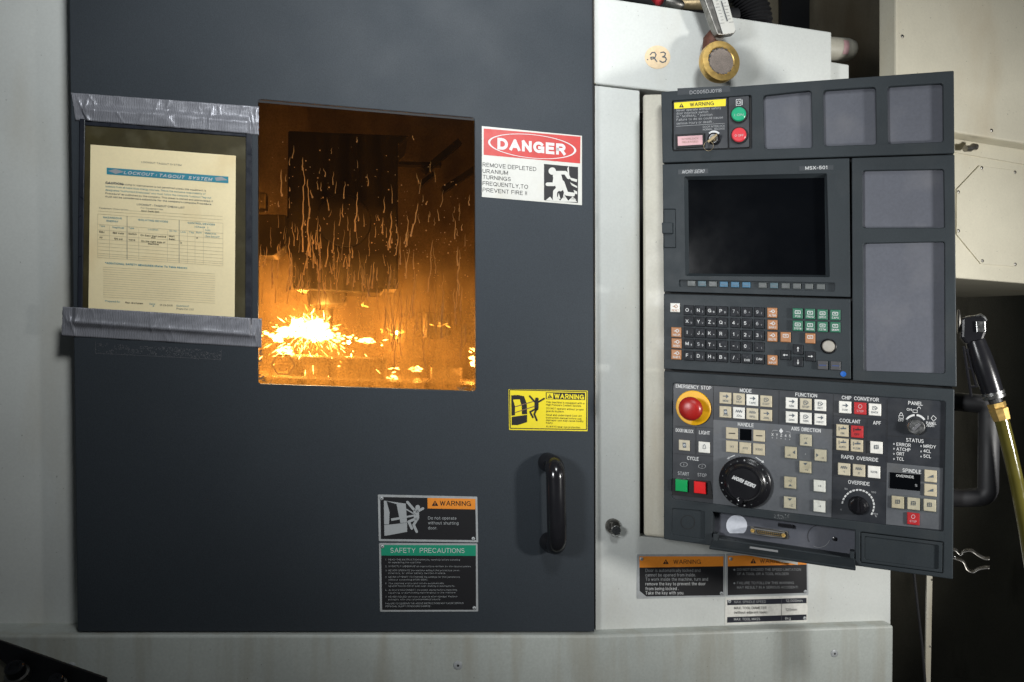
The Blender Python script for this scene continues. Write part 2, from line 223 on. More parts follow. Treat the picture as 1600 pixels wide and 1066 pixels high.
# monoline sans lettering: every glyph is a few polylines in units of the capital height
def _a(cx, cy, rx, ry, a0, a1, n=9): return [(cx + rx * math.cos(math.radians(a0 + (a1 - a0) * i / n)), cy + ry * math.sin(math.radians(a0 + (a1 - a0) * i / n))) for i in range(n + 1)]
_el = lambda cx, cy, rx, ry: _a(cx, cy, rx, ry, 0, 360, 14)
_P = [(0, 0), (0, 1), (.40, 1)] + _a(.40, .74, .26, .26, 80, -80, 6) + [(.40, .48), (0, .48)]
_S = _a(.32, .745, .28, .255, 30, 250, 8) + [(.36, .5)] + _a(.32, .255, .31, .255, 65, -150, 8)
GL = {'A': (.8, [[(0, 0), (.4, 1), (.8, 0)], [(.15, .34), (.65, .34)]]), 'B': (.68, [[(0, 0), (0, 1), (.4, 1)] + _a(.4, .765, .23, .235, 80, -80, 6) + [(.4, .53), (0, .53)], [(.4, .53)] + _a(.4, .265, .28, .265, 80, -80, 6) + [(.4, 0), (0, 0)]]),
 'C': (.76, [_a(.42, .5, .42, .5, 40, 320, 12)]), 'D': (.74, [[(0, 0), (0, 1), (.3, 1)] + _a(.3, .5, .44, .5, 80, -80, 8) + [(.3, 0), (0, 0)]]), 'E': (.6, [[(.6, 1), (0, 1), (0, 0), (.6, 0)], [(0, .52), (.54, .52)]]), 'F': (.56, [[(.56, 1), (0, 1), (0, 0)], [(0, .5), (.5, .5)]]),
 'G': (.82, [_a(.42, .5, .42, .5, 42, 340, 12) + [(.82, .46), (.46, .46)], [(.82, .46), (.82, 0)]]), 'H': (.68, [[(0, 0), (0, 1)], [(.68, 0), (.68, 1)], [(0, .52), (.68, .52)]]), 'I': (.02, [[(.01, 0), (.01, 1)]]), 'J': (.46, [[(.46, 1), (.46, .25)] + _a(.23, .25, .23, .25, -15, -180, 7)]), 'K': (.66, [[(0, 0), (0, 1)], [(.62, 1), (0, .36)], [(.23, .58), (.66, 0)]]),
 'L': (.54, [[(0, 1), (0, 0), (.54, 0)]]), 'M': (.8, [[(0, 0), (0, 1), (.4, .08), (.8, 1), (.8, 0)]]), 'N': (.68, [[(0, 0), (0, 1), (.68, 0), (.68, 1)]]), 'O': (.86, [_el(.43, .5, .43, .5)]), 'P': (.66, [_P]), 'Q': (.86, [_el(.43, .5, .43, .5), [(.52, .24), (.86, -.04)]]), 'R': (.68, [_P, [(.36, .48), (.68, 0)]]), 'S': (.64, [_S]),
 'T': (.66, [[(0, 1), (.66, 1)], [(.33, 1), (.33, 0)]]), 'U': (.66, [[(0, 1), (0, .3)] + _a(.33, .3, .33, .3, 190, 350, 8) + [(.66, .3), (.66, 1)]]), 'V': (.74, [[(0, 1), (.37, 0), (.74, 1)]]), 'W': (1.05, [[(0, 1), (.27, 0), (.525, .95), (.78, 0), (1.05, 1)]]), 'X': (.7, [[(0, 0), (.7, 1)], [(0, 1), (.7, 0)]]), 'Y': (.7, [[(0, 1), (.35, .46), (.7, 1)], [(.35, .46), (.35, 0)]]), 'Z': (.64, [[(0, 1), (.64, 1), (0, 0), (.64, 0)]]),
 'a': (.48, [_a(.24, .5, .23, .22, 150, 10, 6) + [(.47, .5), (.47, 0)], _el(.225, .2, .225, .2)]), 'b': (.52, [[(0, 0), (0, 1)], _el(.26, .36, .26, .36)]), 'c': (.46, [_a(.26, .36, .26, .36, 45, 315, 9)]), 'd': (.52, [[(.52, 0), (.52, 1)], _el(.26, .36, .26, .36)]), 'e': (.52, [[(.02, .38), (.51, .38)] + _a(.26, .36, .26, .36, 10, 315, 10)]), 'f': (.32, [[(.32, 1), (.2, .98), (.13, .86), (.13, 0)], [(0, .7), (.3, .7)]]),
 'g': (.52, [_el(.26, .36, .26, .36), [(.52, .72), (.52, -.06)] + _a(.26, -.06, .26, .22, -10, -150, 6)]), 'h': (.5, [[(0, 0), (0, 1)], [(0, .42)] + _a(.25, .47, .25, .25, 170, 10, 7) + [(.5, .45), (.5, 0)]]), 'i': (.02, [[(.01, 0), (.01, .7)], [(.01, .9), (.01, 1.02)]]), 'j': (.1, [[(.1, .72), (.1, -.15), (0, -.26)], [(.1, .9), (.1, 1.02)]]), 'k': (.47, [[(0, 0), (0, 1)], [(.44, .72), (0, .27)], [(.17, .44), (.47, 0)]]), 'l': (.02, [[(.01, 0), (.01, 1)]]),
 'm': (.8, [[(0, 0), (0, .72)], [(0, .42)] + _a(.2, .5, .2, .22, 170, 10, 6) + [(.4, .48), (.4, 0)], [(.4, .42)] + _a(.6, .5, .2, .22, 170, 10, 6) + [(.8, .48), (.8, 0)]]), 'n': (.5, [[(0, 0), (0, .72)], [(0, .42)] + _a(.25, .47, .25, .25, 170, 10, 7) + [(.5, .45), (.5, 0)]]), 'o': (.54, [_el(.27, .36, .27, .36)]), 'p': (.52, [[(0, .72), (0, -.28)], _el(.26, .36, .26, .36)]), 'q': (.52, [[(.52, .72), (.52, -.28)], _el(.26, .36, .26, .36)]), 'r': (.3, [[(0, 0), (0, .72)], [(0, .42)] + _a(.25, .47, .25, .25, 170, 75, 5)]),
 's': (.45, [[(x * .72, y * .72) for x, y in _S]]), 't': (.32, [[(.13, .95), (.13, .14), (.2, .01), (.32, .01)], [(0, .7), (.3, .7)]]), 'u': (.5, [[(0, .72), (0, .25)] + _a(.25, .25, .25, .25, 190, 350, 7), [(.5, .72), (.5, 0)]]), 'v': (.5, [[(0, .72), (.25, 0), (.5, .72)]]), 'w': (.76, [[(0, .72), (.2, 0), (.38, .68), (.56, 0), (.76, .72)]]), 'x': (.48, [[(0, 0), (.48, .72)], [(0, .72), (.48, 0)]]), 'y': (.5, [[(0, .72), (.26, 0)], [(.5, .72), (.2, -.2), (.04, -.27)]]), 'z': (.44, [[(0, .72), (.44, .72), (0, 0), (.44, 0)]]),
 '0': (.6, [_el(.3, .5, .3, .5)]), '1': (.26, [[(0, .8), (.24, 1), (.24, 0)]]), '2': (.58, [_a(.29, .7, .28, .3, 165, -35, 8) + [(0, 0), (.58, 0)]]), '3': (.58, [_a(.28, .76, .25, .24, 150, -80, 7), _a(.28, .265, .3, .265, 80, -150, 8)]), '4': (.62, [[(.46, 0), (.46, 1), (0, .3), (.62, .3)]]), '5': (.58, [[(.52, 1), (.08, 1), (.03, .5)] + _a(.28, .33, .3, .33, 120, -150, 8)]), '6': (.6, [_el(.3, .31, .29, .31), _a(.36, .45, .35, .55, 70, 195, 7)]), '7': (.56, [[(0, 1), (.56, 1), (.2, 0)]]), '8': (.58, [_el(.29, .765, .24, .235), _el(.29, .265, .29, .265)]), '9': (.6, [_el(.3, .69, .29, .31), _a(.24, .55, .35, .55, 15, -110, 7)]),
 '.': (.02, [[(.01, 0), (.01, .1)]]), ',': (.06, [[(.06, .1), (0, -.16)]]), ':': (.02, [[(.01, .1), (.01, .22)], [(.01, .56), (.01, .68)]]), ';': (.06, [[(.06, .1), (0, -.16)], [(.05, .56), (.05, .68)]]), "'": (.02, [[(.01, .74), (.01, 1)]]), '"': (.18, [[(.0, .74), (.0, 1)], [(.18, .74), (.18, 1)]]), '!': (.02, [[(.01, .28), (.01, 1)], [(.01, 0), (.01, .1)]]), '(': (.2, [_a(.3, .4, .3, .6, 120, 240, 6)]), ')': (.2, [_a(-.1, .4, .3, .6, 60, -60, 6)]), '/': (.36, [[(0, -.05), (.36, 1.05)]]), '\\': (.36, [[(0, 1.05), (.36, -.05)]]),
 '-': (.36, [[(0, .4), (.36, .4)]]), '+': (.5, [[(0, .4), (.5, .4)], [(.25, .15), (.25, .65)]]), '*': (.34, [[(0, .6), (.34, .96)], [(0, .96), (.34, .6)], [(.17, .55), (.17, 1)]]), '=': (.46, [[(0, .28), (.46, .28)], [(0, .54), (.46, .54)]]), '#': (.56, [[(.12, 0), (.22, 1)], [(.36, 0), (.46, 1)], [(0, .34), (.54, .34)], [(.02, .66), (.56, .66)]]), '%': (.7, [[(.08, 0), (.62, 1)], _el(.14, .8, .14, .19), _el(.56, .2, .14, .19)]), '&': (.7, [[(.7, 0), (.18, .72)] + _a(.33, .82, .17, .18, 200, -20, 7) + [(.12, .4)] + _a(.27, .23, .26, .23, 150, 330, 7) + [(.64, .42)]]), '?': (.5, [_a(.25, .74, .25, .26, 165, -60, 7) + [(.25, .42), (.25, .26)], [(.25, 0), (.25, .1)]]),
 '<': (.4, [[(.4, .7), (0, .4), (.4, .1)]]), '>': (.4, [[(0, .7), (.4, .4), (0, .1)]]), '^': (.4, [[(0, .6), (.2, 1), (.4, .6)]]), '[': (.2, [[(.2, 1), (0, 1), (0, -.1), (.2, -.1)]]), ']': (.2, [[(0, 1), (.2, 1), (.2, -.1), (0, -.1)]]), '$': (.64, [_S, [(.32, -.12), (.32, 1.12)]]), '@': (.8, [_el(.4, .45, .4, .5), _el(.4, .45, .18, .22)])}
def text_lines(s, space, wt):
    x = 0; out = []
    for ch in s:
        if ch == ' ': x += 0.40; continue
        wd, L = GL.get(ch, (0.3, []))
        out += [[(x + px, py) for px, py in l] for l in L]; x += wd + (0.16 + wt) * space
    return out, x - (0.16 + wt) * space
def ribbon(L, hw):                               # polyline to mitred ribbon, square ends
    n = len(L); P_ = [V(p) for p in L]; Lf = []; Rt = []
    closed = (P_[0] - P_[-1]).length < 1e-7
    for i in range(n):
        a = P_[i] - P_[i - 1] if i else (P_[0] - P_[-2] if closed else P_[1] - P_[0]); c = P_[i + 1] - P_[i] if i < n - 1 else (P_[1] - P_[0] if closed else P_[-1] - P_[-2])
        a = a.normalized(); c = c.normalized(); t = a + c; t = c if t.length < 0.3 else t.normalized(); q = max(0.55, t.dot(c)); nn = V((-t.y, t.x)) * hw / q; e = V((0, 0))
        if not closed: e = -t * hw * .8 if i == 0 else (t * hw * .8 if i == n - 1 else e)
        Lf.append(P_[i] + nn + e); Rt.append(P_[i] - nn + e)
    return Lf, Rt

class MB:
    def __init__(s): s.v = []; s.f = []; s.m = []; s.mats = []
    def mi(s, m):
        if m not in s.mats: s.mats.append(m)
        return s.mats.index(m)
    def add(s, vs, fs, m):
        o = len(s.v); i = s.mi(m); s.v += [V(v) for v in vs]
        for f in fs: s.f.append(tuple(o + k for k in f)); s.m.append(i)
        return s
    def prism(s, fr, uvs, w0, w1, m):            # closed prism over a polygon in plane coordinates
        n = len(uvs); a = sum(uvs[i - 1][0] * uvs[i][1] - uvs[i][0] * uvs[i - 1][1] for i in range(n))
        if a < 0: uvs = uvs[::-1]
        vs = [fr.P(u, v, w1) for u, v in uvs] + [fr.P(u, v, w0) for u, v in uvs]
        fs = [tuple(range(n)), tuple(range(2 * n - 1, n - 1, -1))] + [(i, i + n, (i + 1) % n + n, (i + 1) % n) for i in range(n)]
        return s.add(vs, fs, m)
    def ppx(s, fr, px, w0, w1, m, wp=None): return s.prism(fr, [fr.uv(x, y, w1 if wp is None else wp) for x, y in px], w0, w1, m)
    def box(s, fr, u0, u1, v0, v1, w0, w1, m): return s.prism(fr, [(u0, v0), (u1, v0), (u1, v1), (u0, v1)], w0, w1, m)
    def flat(s, fr, px, w, m):                   # printed patch, a sheet on the plane
        uvs = [fr.uv(x, y, w) for x, y in px]; n = len(uvs)
        if sum(uvs[i - 1][0] * uvs[i][1] - uvs[i][0] * uvs[i - 1][1] for i in range(n)) < 0: uvs = uvs[::-1]
        return s.add([fr.P(u, v, w) for u, v in uvs], [tuple(range(n))], m)
    def stroke(s, fr, px, wid, w, m, caps=True):
        for a, b in zip(px, px[1:]):
            a, b = V(a), V(b); d = (b - a)
            if d.length < 1e-6: continue
            d.normalize(); n = V((-d.y, d.x)) * wid / 2; e = d * (wid / 2 if caps else 0)
            q = [a - e * .6 + n, a - e - n * .4, a - e + n * .4][:0]
            pts = [a + n, a - n, b - n, b + n] if not caps else [a + n, a - e * .7 + n * .7, a - e, a - e * .7 - n * .7, a - n, b - n, b + e * .7 - n * .7, b + e, b + e * .7 + n * .7, b + n]
            s.flat(fr, [(p.x, p.y) for p in pts], w, m); w += 0.00002
        return s
    def ring(s, fr, cx, cy, r0, r1, w, m, a0=0, a1=360, n=36, ry=1.0, sl=0.0):
        for i in range(n):
            t0, t1 = (math.radians(a0 + (a1 - a0) * (i + k) / n) for k in (0, 1))
            f = lambda r, t: (cx + r * math.cos(t), cy + r * ry * math.sin(t) + sl * r * math.cos(t))
            s.flat(fr, [f(r0, t0), f(r1, t0), f(r1, t1), f(r0, t1)], w, m)
        return s
    def plate(s, fr, outer, holes, w0, w1, m, wp=None):      # plate with openings, pixel outlines
        wp = w1 if wp is None else wp
        loops = [[fr.uv(x, y, wp) for x, y in L] for L in [outer] + holes]
        for i, L in enumerate(loops):
            a = sum(L[k - 1][0] * L[k][1] - L[k][0] * L[k - 1][1] for k in range(len(L)))
            if (a < 0) == (i == 0): L.reverse()
        bm = bmesh.new(); es = []
        for L in loops:
            bv = [bm.verts.new((u, v, 0)) for u, v in L]
            es += [bm.edges.new((bv[i - 1], bv[i])) for i in range(len(bv))]
        bmesh.ops.triangle_fill(bm, use_beauty=True, use_dissolve=False, edges=es, normal=(0, 0, 1))
        bm.verts.index_update(); bm.verts.ensure_lookup_table()
        pts = [(v.co.x, v.co.y) for v in bm.verts]; n = len(pts); fs = []
        for f in bm.faces:
            t = tuple(v.index for v in f.verts)
            if f.normal.z < 0: t = t[::-1]
            fs.append(t); fs.append(tuple(k + n for k in t[::-1]))
        bm.free(); o = 0
        for L in loops:
            k = len(L)
            for i in range(k): a, b = o + i, o + (i + 1) % k; fs.append((a, a + n, b + n, b))
            o += k
        return s.add([fr.P(u, v, w1) for u, v in pts] + [fr.P(u, v, w0) for u, v in pts], fs, m)
    def lathe(s, fr, u, v, prof, m, n=32, cap=True):         # turned about the plane's normal; prof = (radius, w) from the back
        vs = []; fs = []
        for r, w in prof:
            for i in range(n): a = 2 * math.pi * i / n; vs.append(fr.P(u + r * math.cos(a), v + r * math.sin(a), w))
        for k in range(len(prof) - 1):
            for i in range(n): j = (i + 1) % n; fs.append((k * n + i, k * n + j, (k + 1) * n + j, (k + 1) * n + i))
        if cap: fs.append(tuple(range((len(prof) - 1) * n, len(prof) * n)))
        return s.add(vs, fs, m)
    def lpx(s, fr, px, py, prof, m, n=32, w=0, cap=True):    # the same, profile in pixels for radius and metres for w
        u, v = fr.uv(px, py, w); k = fr.scale(px, py, w)[1]
        return s.lathe(fr, u, v, [(r * k, ww) for r, ww in prof], m, n, cap)
    def tube(s, pts, rad, m, n=14, caps=True):
        pts = [V(p) for p in pts]; k = len(pts); rad = rad if isinstance(rad, (list, tuple)) else [rad] * k
        t = (pts[1] - pts[0]).normalized(); a = t.orthogonal().normalized(); vs = []; fs = []
        for i in range(k):
            t2 = (pts[min(i + 1, k - 1)] - pts[max(i - 1, 0)]).normalized()
            a = (a - t2 * a.dot(t2)).normalized(); b = t2.cross(a)
            for j in range(n): q = 2 * math.pi * j / n; vs.append(pts[i] + (a * math.cos(q) + b * math.sin(q)) * rad[i])
        for i in range(k - 1):
            for j in range(n): l = (j + 1) % n; fs.append((i * n + j, i * n + l, (i + 1) * n + l, (i + 1) * n + j))
        if caps: fs += [tuple(range(n))[::-1], tuple(range((k - 1) * n, k * n))]
        return s.add(vs, fs, m)
    def text(s, fr, st, px, py, h, m, w, wid=None, align='L', bold=0.0, slant=0.0, space=1.0):
        wt = 0.115 + 3.0 * bold; L, tw = text_lines(st, space, wt)
        if not L: return s
        u, v = fr.uv(px, py, w); ku, kv = fr.scale(px, py, w)
        sy = h * kv; sx = wid * ku / (tw + wt) if wid else h * ku; off = {'L': -wt / 2, 'C': tw / 2, 'R': tw + wt / 2}[align]
        hy = wt / 2
        pieces = []
        for l in L:
            cur = [l[0]]
            for i in range(1, len(l)):
                cur.append(l[i])
                if i < len(l) - 1:
                    a = V(l[i]) - V(l[i - 1]); c = V(l[i + 1]) - V(l[i])
                    if a.length > 1e-6 and c.length > 1e-6 and a.normalized().dot(c.normalized()) < -0.15: pieces.append(cur); cur = [l[i]]
            pieces.append(cur)
        for k, l in enumerate(pieces):
            A_, B_ = ribbon([((x - off + slant * y) * sx, (y * (1 - wt * .8) + wt * .4) * sy) for x, y in l], hy * sy); n = len(l)
            ww = w + (k % 4) * 0.00003
            s.add([fr.P(u + p.x, v + p.y, ww) for p in A_ + B_], [(i, i + n, i + n + 1, i + 1) for i in range(n - 1)], m)
        return s
    def mesh(s, name, origin):
        me = bpy.data.meshes.new(name); me.from_pydata([tuple(v - origin) for v in s.v], [], s.f); me.update()
        for m in s.mats: me.materials.append(MATS[m])
        me.polygons.foreach_set('material_index', s.m); return me
    def build(s, name, parent=None, bevel=0, seg=2, smooth=False, label=None, cat=None, group=None, kind=None, angle=40):
        mn = V([min(v[i] for v in s.v) for i in range(3)]); mx = V([max(v[i] for v in s.v) for i in range(3)])
        org = V(((mn.x + mx.x) / 2, (mn.y + mx.y) / 2, mn.z))
        o = bpy.data.objects.new(name, s.mesh(name, org)); return place(o, org, parent, bevel, seg, smooth, label, cat, group, kind, angle)
def place(o, org, parent=None, bevel=0, seg=2, smooth=False, label=None, cat=None, group=None, kind=None, angle=40):
    col.objects.link(o)
    if parent: o.parent = parent; o.location = org - WLOC[parent.name]
    else: o.location = org
    WLOC[o.name] = org.copy()
    if bevel:
        b = o.modifiers.new('bevel', 'BEVEL'); b.width = bevel; b.segments = seg; b.limit_method = 'ANGLE'; b.angle_limit = math.radians(angle)
        b.harden_normals = False
    if smooth:
        for p in o.data.polygons: p.use_smooth = True
        try: o.data.set_sharp_from_angle(angle=math.radians(angle))
        except Exception: pass
    for k, x in (('label', label), ('category', cat), ('group', group), ('kind', kind)):
        if x: o[k] = x
    return o
def thing(name, org, label, cat, group=None):
    o = bpy.data.objects.new(name, None); o.empty_display_size = 0.02; return place(o, V(org), label=label, cat=cat, group=group)
def screw(fr, px, py, w, r, parent, name='screw', m='steel', slot=True):
    b = MB(); b.lpx(fr, px, py, [(r, w), (r * 0.95, w + 0.0012), (r * 0.6, w + 0.0022), (r * 0.32, w + 0.0023)], m, 16, w)
    if slot: b.lpx(fr, px, py, [(r * 0.30, w + 0.0012), (r * 0.30, w + 0.0024)], 'black_gap', 6, w)
    return b.build(name, parent, smooth=True)
def triangle(b, fr, cx, by, h, w, m, mark):
    b.flat(fr, round_poly([(cx - h * 0.60, by), (cx + h * 0.60, by), (cx, by - h)], h * 0.08, 2), w, m)
    b.flat(fr, [(cx - h * .055, by - h * .30), (cx + h * .055, by - h * .30), (cx + h * .085, by - h * .68), (cx - h * .085, by - h * .68)], w + .0002, mark)
    b.flat(fr, circle(cx, by - h * .17, h * .075, 8), w + .0002, mark)

# ================================================================== the cabinet
cab = thing('machine_cabinet', D.at(960, 1066, -0.02), 'white and grey sheet metal cabinet of the milling machine around the dark door', 'machine')
WF, LF, BF = -0.020, -0.048, 0.010               # planes of front panel, left panel and base, relative to the door
b = MB(); b.plate(D, [(929.6, 133.2), (1000, 141.5), (1000.5, 838), (1352, 870), (1352, 640), (1392, 645), (1391.6, 978), (930.6, 989)], [], WF - 0.03, WF, 'white_paint')
front = b.build('front_panel', cab, bevel=0.0025)
b = MB(); b.ppx(D, [(928.5, -6), (1299.5, 50), (1300, 172), (929, 131)], WF - 0.16, WF + 0.002, 'white_paint')
b.build('upper_panel', cab, bevel=0.003)
b = MB(); b.ppx(D, [(1297, 96), (1327, 101), (1327, 175), (1297, 172)], -0.14, -0.045, 'white_paint'); b.build('panel_end', cab, bevel=0.003)
b = MB(); b.ppx(D, [(-120, -60), (240, -60), (240, 992), (-120, 990)], LF - 0.03, LF, 'white_paint'); b.build('left_panel', cab)
b = MB(); b.ppx(D, [(-120, 993), (400, 992.5), (930, 993), (1396.5, 977.5), (1394, 1260), (-120, 1260)], -0.12, BF, 'base_paint')
base = b.build('base_panel', cab, bevel=0.005, seg=3)
b = MB(); b.ppx(D, [(-120, 975), (930, 975), (1391, 965), (1391, 1040), (-120, 1040)], -0.13, -0.060, 'black_gap'); b.build('base_gap_backing', cab)  # black backing behind the gap between door and base
# dark cavity behind the control panel
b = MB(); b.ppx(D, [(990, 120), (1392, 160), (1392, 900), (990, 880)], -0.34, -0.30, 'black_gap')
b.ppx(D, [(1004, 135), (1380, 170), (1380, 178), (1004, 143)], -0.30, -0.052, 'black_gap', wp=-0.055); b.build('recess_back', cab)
for x, y, r in ((715.5, 1039.5, 7), (1303.5, 1021, 6), (112, 1041, 6.5)): screw(D, x, y, BF, r, cab, 'screw', 'plate_aluminium')
# black strip painting in the shade of the gap between door and frame
b = MB(); b.ppx(D, [(924, -40), (931, -40), (931, 990), (926, 990)], -0.055, -0.0235, 'black_gap'); b.build('door_gap_strip', cab)

# milling chamber behind the door
b = MB()
u0, v0 = D.uv(300, 760, -0.06); u1, v1 = D.uv(880, 60, -0.06)
def quad(p, m): b.add([D.P(*q) for q in p], [(0, 1, 2, 3)], m)
wn, wf = -0.062, -0.62
quad([(u0, v0, wf), (u1, v0, wf), (u1, v1, wf), (u0, v1, wf)], 'chamber_steel')
quad([(u0, v0, wn), (u0, v0, wf), (u0, v1, wf), (u0, v1, wn)], 'chamber_steel'); quad([(u1, v0, wf), (u1, v0, wn), (u1, v1, wn), (u1, v1, wf)], 'chamber_steel')
quad([(u0, v0, wn), (u1, v0, wn), (u1, v0, wf), (u0, v0, wf)], 'chamber_steel'); quad([(u0, v1, wf), (u1, v1, wf), (u1, v1, wn), (u0, v1, wn)], 'chamber_steel')
b.build('chamber_lining', cab)
b = MB()
for p in ([(660, 262), (716, 216), (722, 224), (666, 270)], [(690, 292), (745, 256), (749, 264), (694, 300)], [(655, 284), (676, 268), (680, 273), (659, 290)]): b.ppx(D, p, -0.60, -0.56, 'spindle_dark')
b.ppx(D, [(620, 252), (690, 254), (690, 259), (620, 257)], -0.60, -0.57, 'spindle_dark')
b.build('chamber_brace', cab)
b = MB(); b.ppx(D, [(395, 335), (447, 335), (447, 384), (428, 400), (395, 400)], -0.34, -0.24, 'spindle_dark'); b.ppx(D, [(400, 300), (416, 300), (416, 328), (400, 328)], -0.30, -0.26, 'dull_steel')
b.build('coolant_bracket', cab, bevel=0.004)

# spindle, table and fire seen through the window
sp = thing('spindle_head', D.at(536, 480, -0.30), 'dark spindle head hanging in the chamber behind the amber window', 'spindle')
b = MB(); b.ppx(D, [(450, 204), (640, 212), (622, 228), (622, 452), (598, 452), (598, 457), (575, 458), (458, 452), (448, 380)], -0.50, -0.30, 'spindle_dark'); b.build('spindle_housing', sp, bevel=0.004)
b = MB(); b.lathe(D, *D.uv(538, 345, -0.298), [(0.058, -0.300), (0.056, -0.292), (0.040, -0.290)], 'black_rubber', 32); b.build('motor_cover', sp, smooth=True)
u, v = D.uv(511, 452, -0.33)
b = MB(); top = D.P(u, v + 0.004, -0.36); k = 0.044
b.tube([top, top + V((0, 0, -0.030)), top + V((0, 0, -0.038)), top + V((0, 0, -0.046))], [k, k, k * 0.94, k * 0.55], 'dull_steel', 28); b.build('spindle_nose', sp, smooth=True)
b = MB(); b.tube([top + V((0, 0, -0.044)), top + V((0, 0, -0.10))], [0.013, 0.011], 'dull_steel', 16); b.build('cutting_tool', sp, smooth=True)
tb = thing('machine_table', D.at(560, 640, -0.30), 'grey machine table under the spindle behind the amber window', 'machine table')
b = MB(); b.box(D, u0 + 0.02, u1 - 0.02, D.uv(500, 590, -0.2)[1] - 0.08, D.uv(500, 590, -0.2)[1], -0.55, -0.14, 'chamber_steel'); b.build('table_top', tb, bevel=0.003)
b = MB(); b.ppx(D, [(450, 556), (604, 560), (604, 596), (450, 596)], -0.40, -0.24, 'dull_steel'); b.build('workpiece', tb, bevel=0.003)
b = MB(); b.ppx(D, [(664, 488), (704, 489), (706, 530), (664, 530)], -0.50, -0.42, 'dull_steel'); b.build('clamp', tb, bevel=0.004)
b = MB(); b.ppx(D, [(672, 572), (724, 574), (724, 604), (672, 604)], -0.44, -0.38, 'dull_steel'); b.build('clamp', tb, bevel=0.004)

fire = thing('chip_fire', D.at(500, 590, -0.25), 'white hot fire of burning metal chips behind the amber window', 'fire')
def blob(bm_, c, r, m, n=8):
    ph = random.random() * 50; vs = []; fs = []
    for i in range(n + 1):
        th = math.pi * i / n
        for j in range(n):
            a = 2 * math.pi * j / n; d = V((math.sin(th) * math.cos(a), math.sin(th) * math.sin(a), math.cos(th)))
            q = 1 + 0.45 * noise.noise(d * 1.7 + V((ph, 0, 0))); vs.append(c + V((d.x * r * 1.5 * q, d.y * r * q, d.z * r * 0.8 * q)))
    for i in range(n):
        for j in range(n): l = (j + 1) % n; fs.append((i * n + j, (i + 1) * n + j, (i + 1) * n + l, i * n + l))
    bm_.add(vs, fs, m)
def streak(bm_, c, d, ln, r, m):
    d = d.normalized(); bm_.tube([c, c + d * ln * 0.5, c + d * ln], [r * 0.3, r, r * 0.15], m, 5)
core = MB()
for px, py, sx, sy, n, r in ((480, 518, 34, 12, 90, 0.0078), (440, 526, 26, 9, 26, 0.0048), (530, 527, 34, 9, 26, 0.0036), (478, 512, 16, 10, 20, 0.0100), (570, 531, 9, 4, 8, 0.006), (650, 577, 10, 3, 7, 0.0055), (742, 566, 6, 8, 8, 0.0065), (445, 545, 14, 10, 10, 0.005), (530, 572, 3, 8, 5, 0.003), (612, 589, 5, 5, 5, 0.003)):
    for i in range(n):
        x, y = random.gauss(px, sx * 0.5), random.gauss(py, sy * 0.5)
        blob(core, D.at(x, y, random.uniform(-0.27, -0.22)), r * random.uniform(0.35, 1.0), 'fire_white')
core.build('flame_core', fire, smooth=True, kind='stuff')
spk = MB(); c0 = D.at(486, 519, -0.25)
for i in range(330):
    a = random.uniform(0, 2 * math.pi); d = D.eu * math.cos(a) + V((0, 0, 1)) * math.sin(a) * 0.75 + D.ew * random.uniform(-.4, .5)
    rr = abs(random.gauss(0, 0.048)) + 0.006
    if math.sin(a) > 0.25 and rr > 0.05: continue
    streak(spk, c0 + d * rr + V((random.gauss(0, .02), 0, random.gauss(0, .006))), d + V((0, 0, -rr * 3)), random.triangular(0.003, 0.026, 0.006), random.triangular(0.0003, 0.0016, 0.0005), random.choice(('fire_white', 'fire_white', 'fire_orange')))
for px, py, n in ((566, 476, 3), (600, 515, 4), (625, 518, 3), (615, 527, 5), (588, 534, 5), (690, 510, 6), (545, 560, 6), (480, 580, 5), (620, 577, 4), (650, 577, 10), (742, 545, 6), (610, 590, 6), (437, 550, 8)):
    for i in range(n):
        streak(spk, D.at(px + random.gauss(0, 5), py + random.gauss(0, 2.5), -0.25), D.eu * random.uniform(-1, 1) + V((0, 0, random.uniform(-.5, .2))), random.uniform(0.004, 0.014), random.uniform(0.0008, 0.002), 'fire_white' if py > 530 else 'fire_orange')
s_ = spk.build('sparks', fire, kind='stuff')
for i, (px, py, w, e) in enumerate(((490, 532, -0.335, 2.4), (545, 535, -0.33, 1.0), (430, 530, -0.33, 1.6), (652, 575, -0.33, 0.45), (738, 568, -0.33, 0.7), (470, 500, -0.53, 2.6), (620, 520, -0.54, 1.2))):  # last two are added behind the spindle to brighten the back wall
    ld = bpy.data.lights.new('fire_fill_light', 'POINT'); ld.energy = e * 0.85; ld.color = (1.0, 0.60, 0.25); ld.shadow_soft_size = 0.005
    o = bpy.data.objects.new('fire_fill_light', ld); col.objects.link(o); o.location = D.at(px, py, w)

# ================================================================== the sliding door
door = thing('sliding_door', D.at(525, 988, 0), 'dark blue grey steel sliding door with amber viewing window', 'door')
hole = round_poly([(403, 155.5), (741.5, 184.5), (743.5, 611.5), (403.5, 600)], 6, 4)
b = MB(); b.plate(D, [(107, -60), (925.5, -60), (929, 987.5), (121, 987.5)], [hole], -0.018, 0, 'door_paint')
b.build('door_leaf', door, bevel=0.0018, angle=60)
glass_mat(D.at(560, 600)[2], D.at(560, 395)[2])
b = MB(); b.ppx(D, [(403.6, 156.3), (741, 185.2), (743, 610.8), (404, 599.3)], -0.004, -0.0012, 'amber_glass')
pane = b.build('window_pane', door)
b = MB()
def pane_flat(p, w, m): b.flat(D, p, w, m)
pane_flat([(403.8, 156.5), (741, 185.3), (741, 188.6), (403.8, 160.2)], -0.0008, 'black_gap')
hx = [(442.5 + 18.3 * math.cos(math.radians(a)), 570 + 17 * math.sin(math.radians(a)) + 0.03 * 18 * math.cos(math.radians(a))) for a in range(0, 361, 60)]
for p, q in zip(hx, hx[1:]): b.stroke(D, [p, q], 1.5, -0.0006, 'print_amber', caps=False)
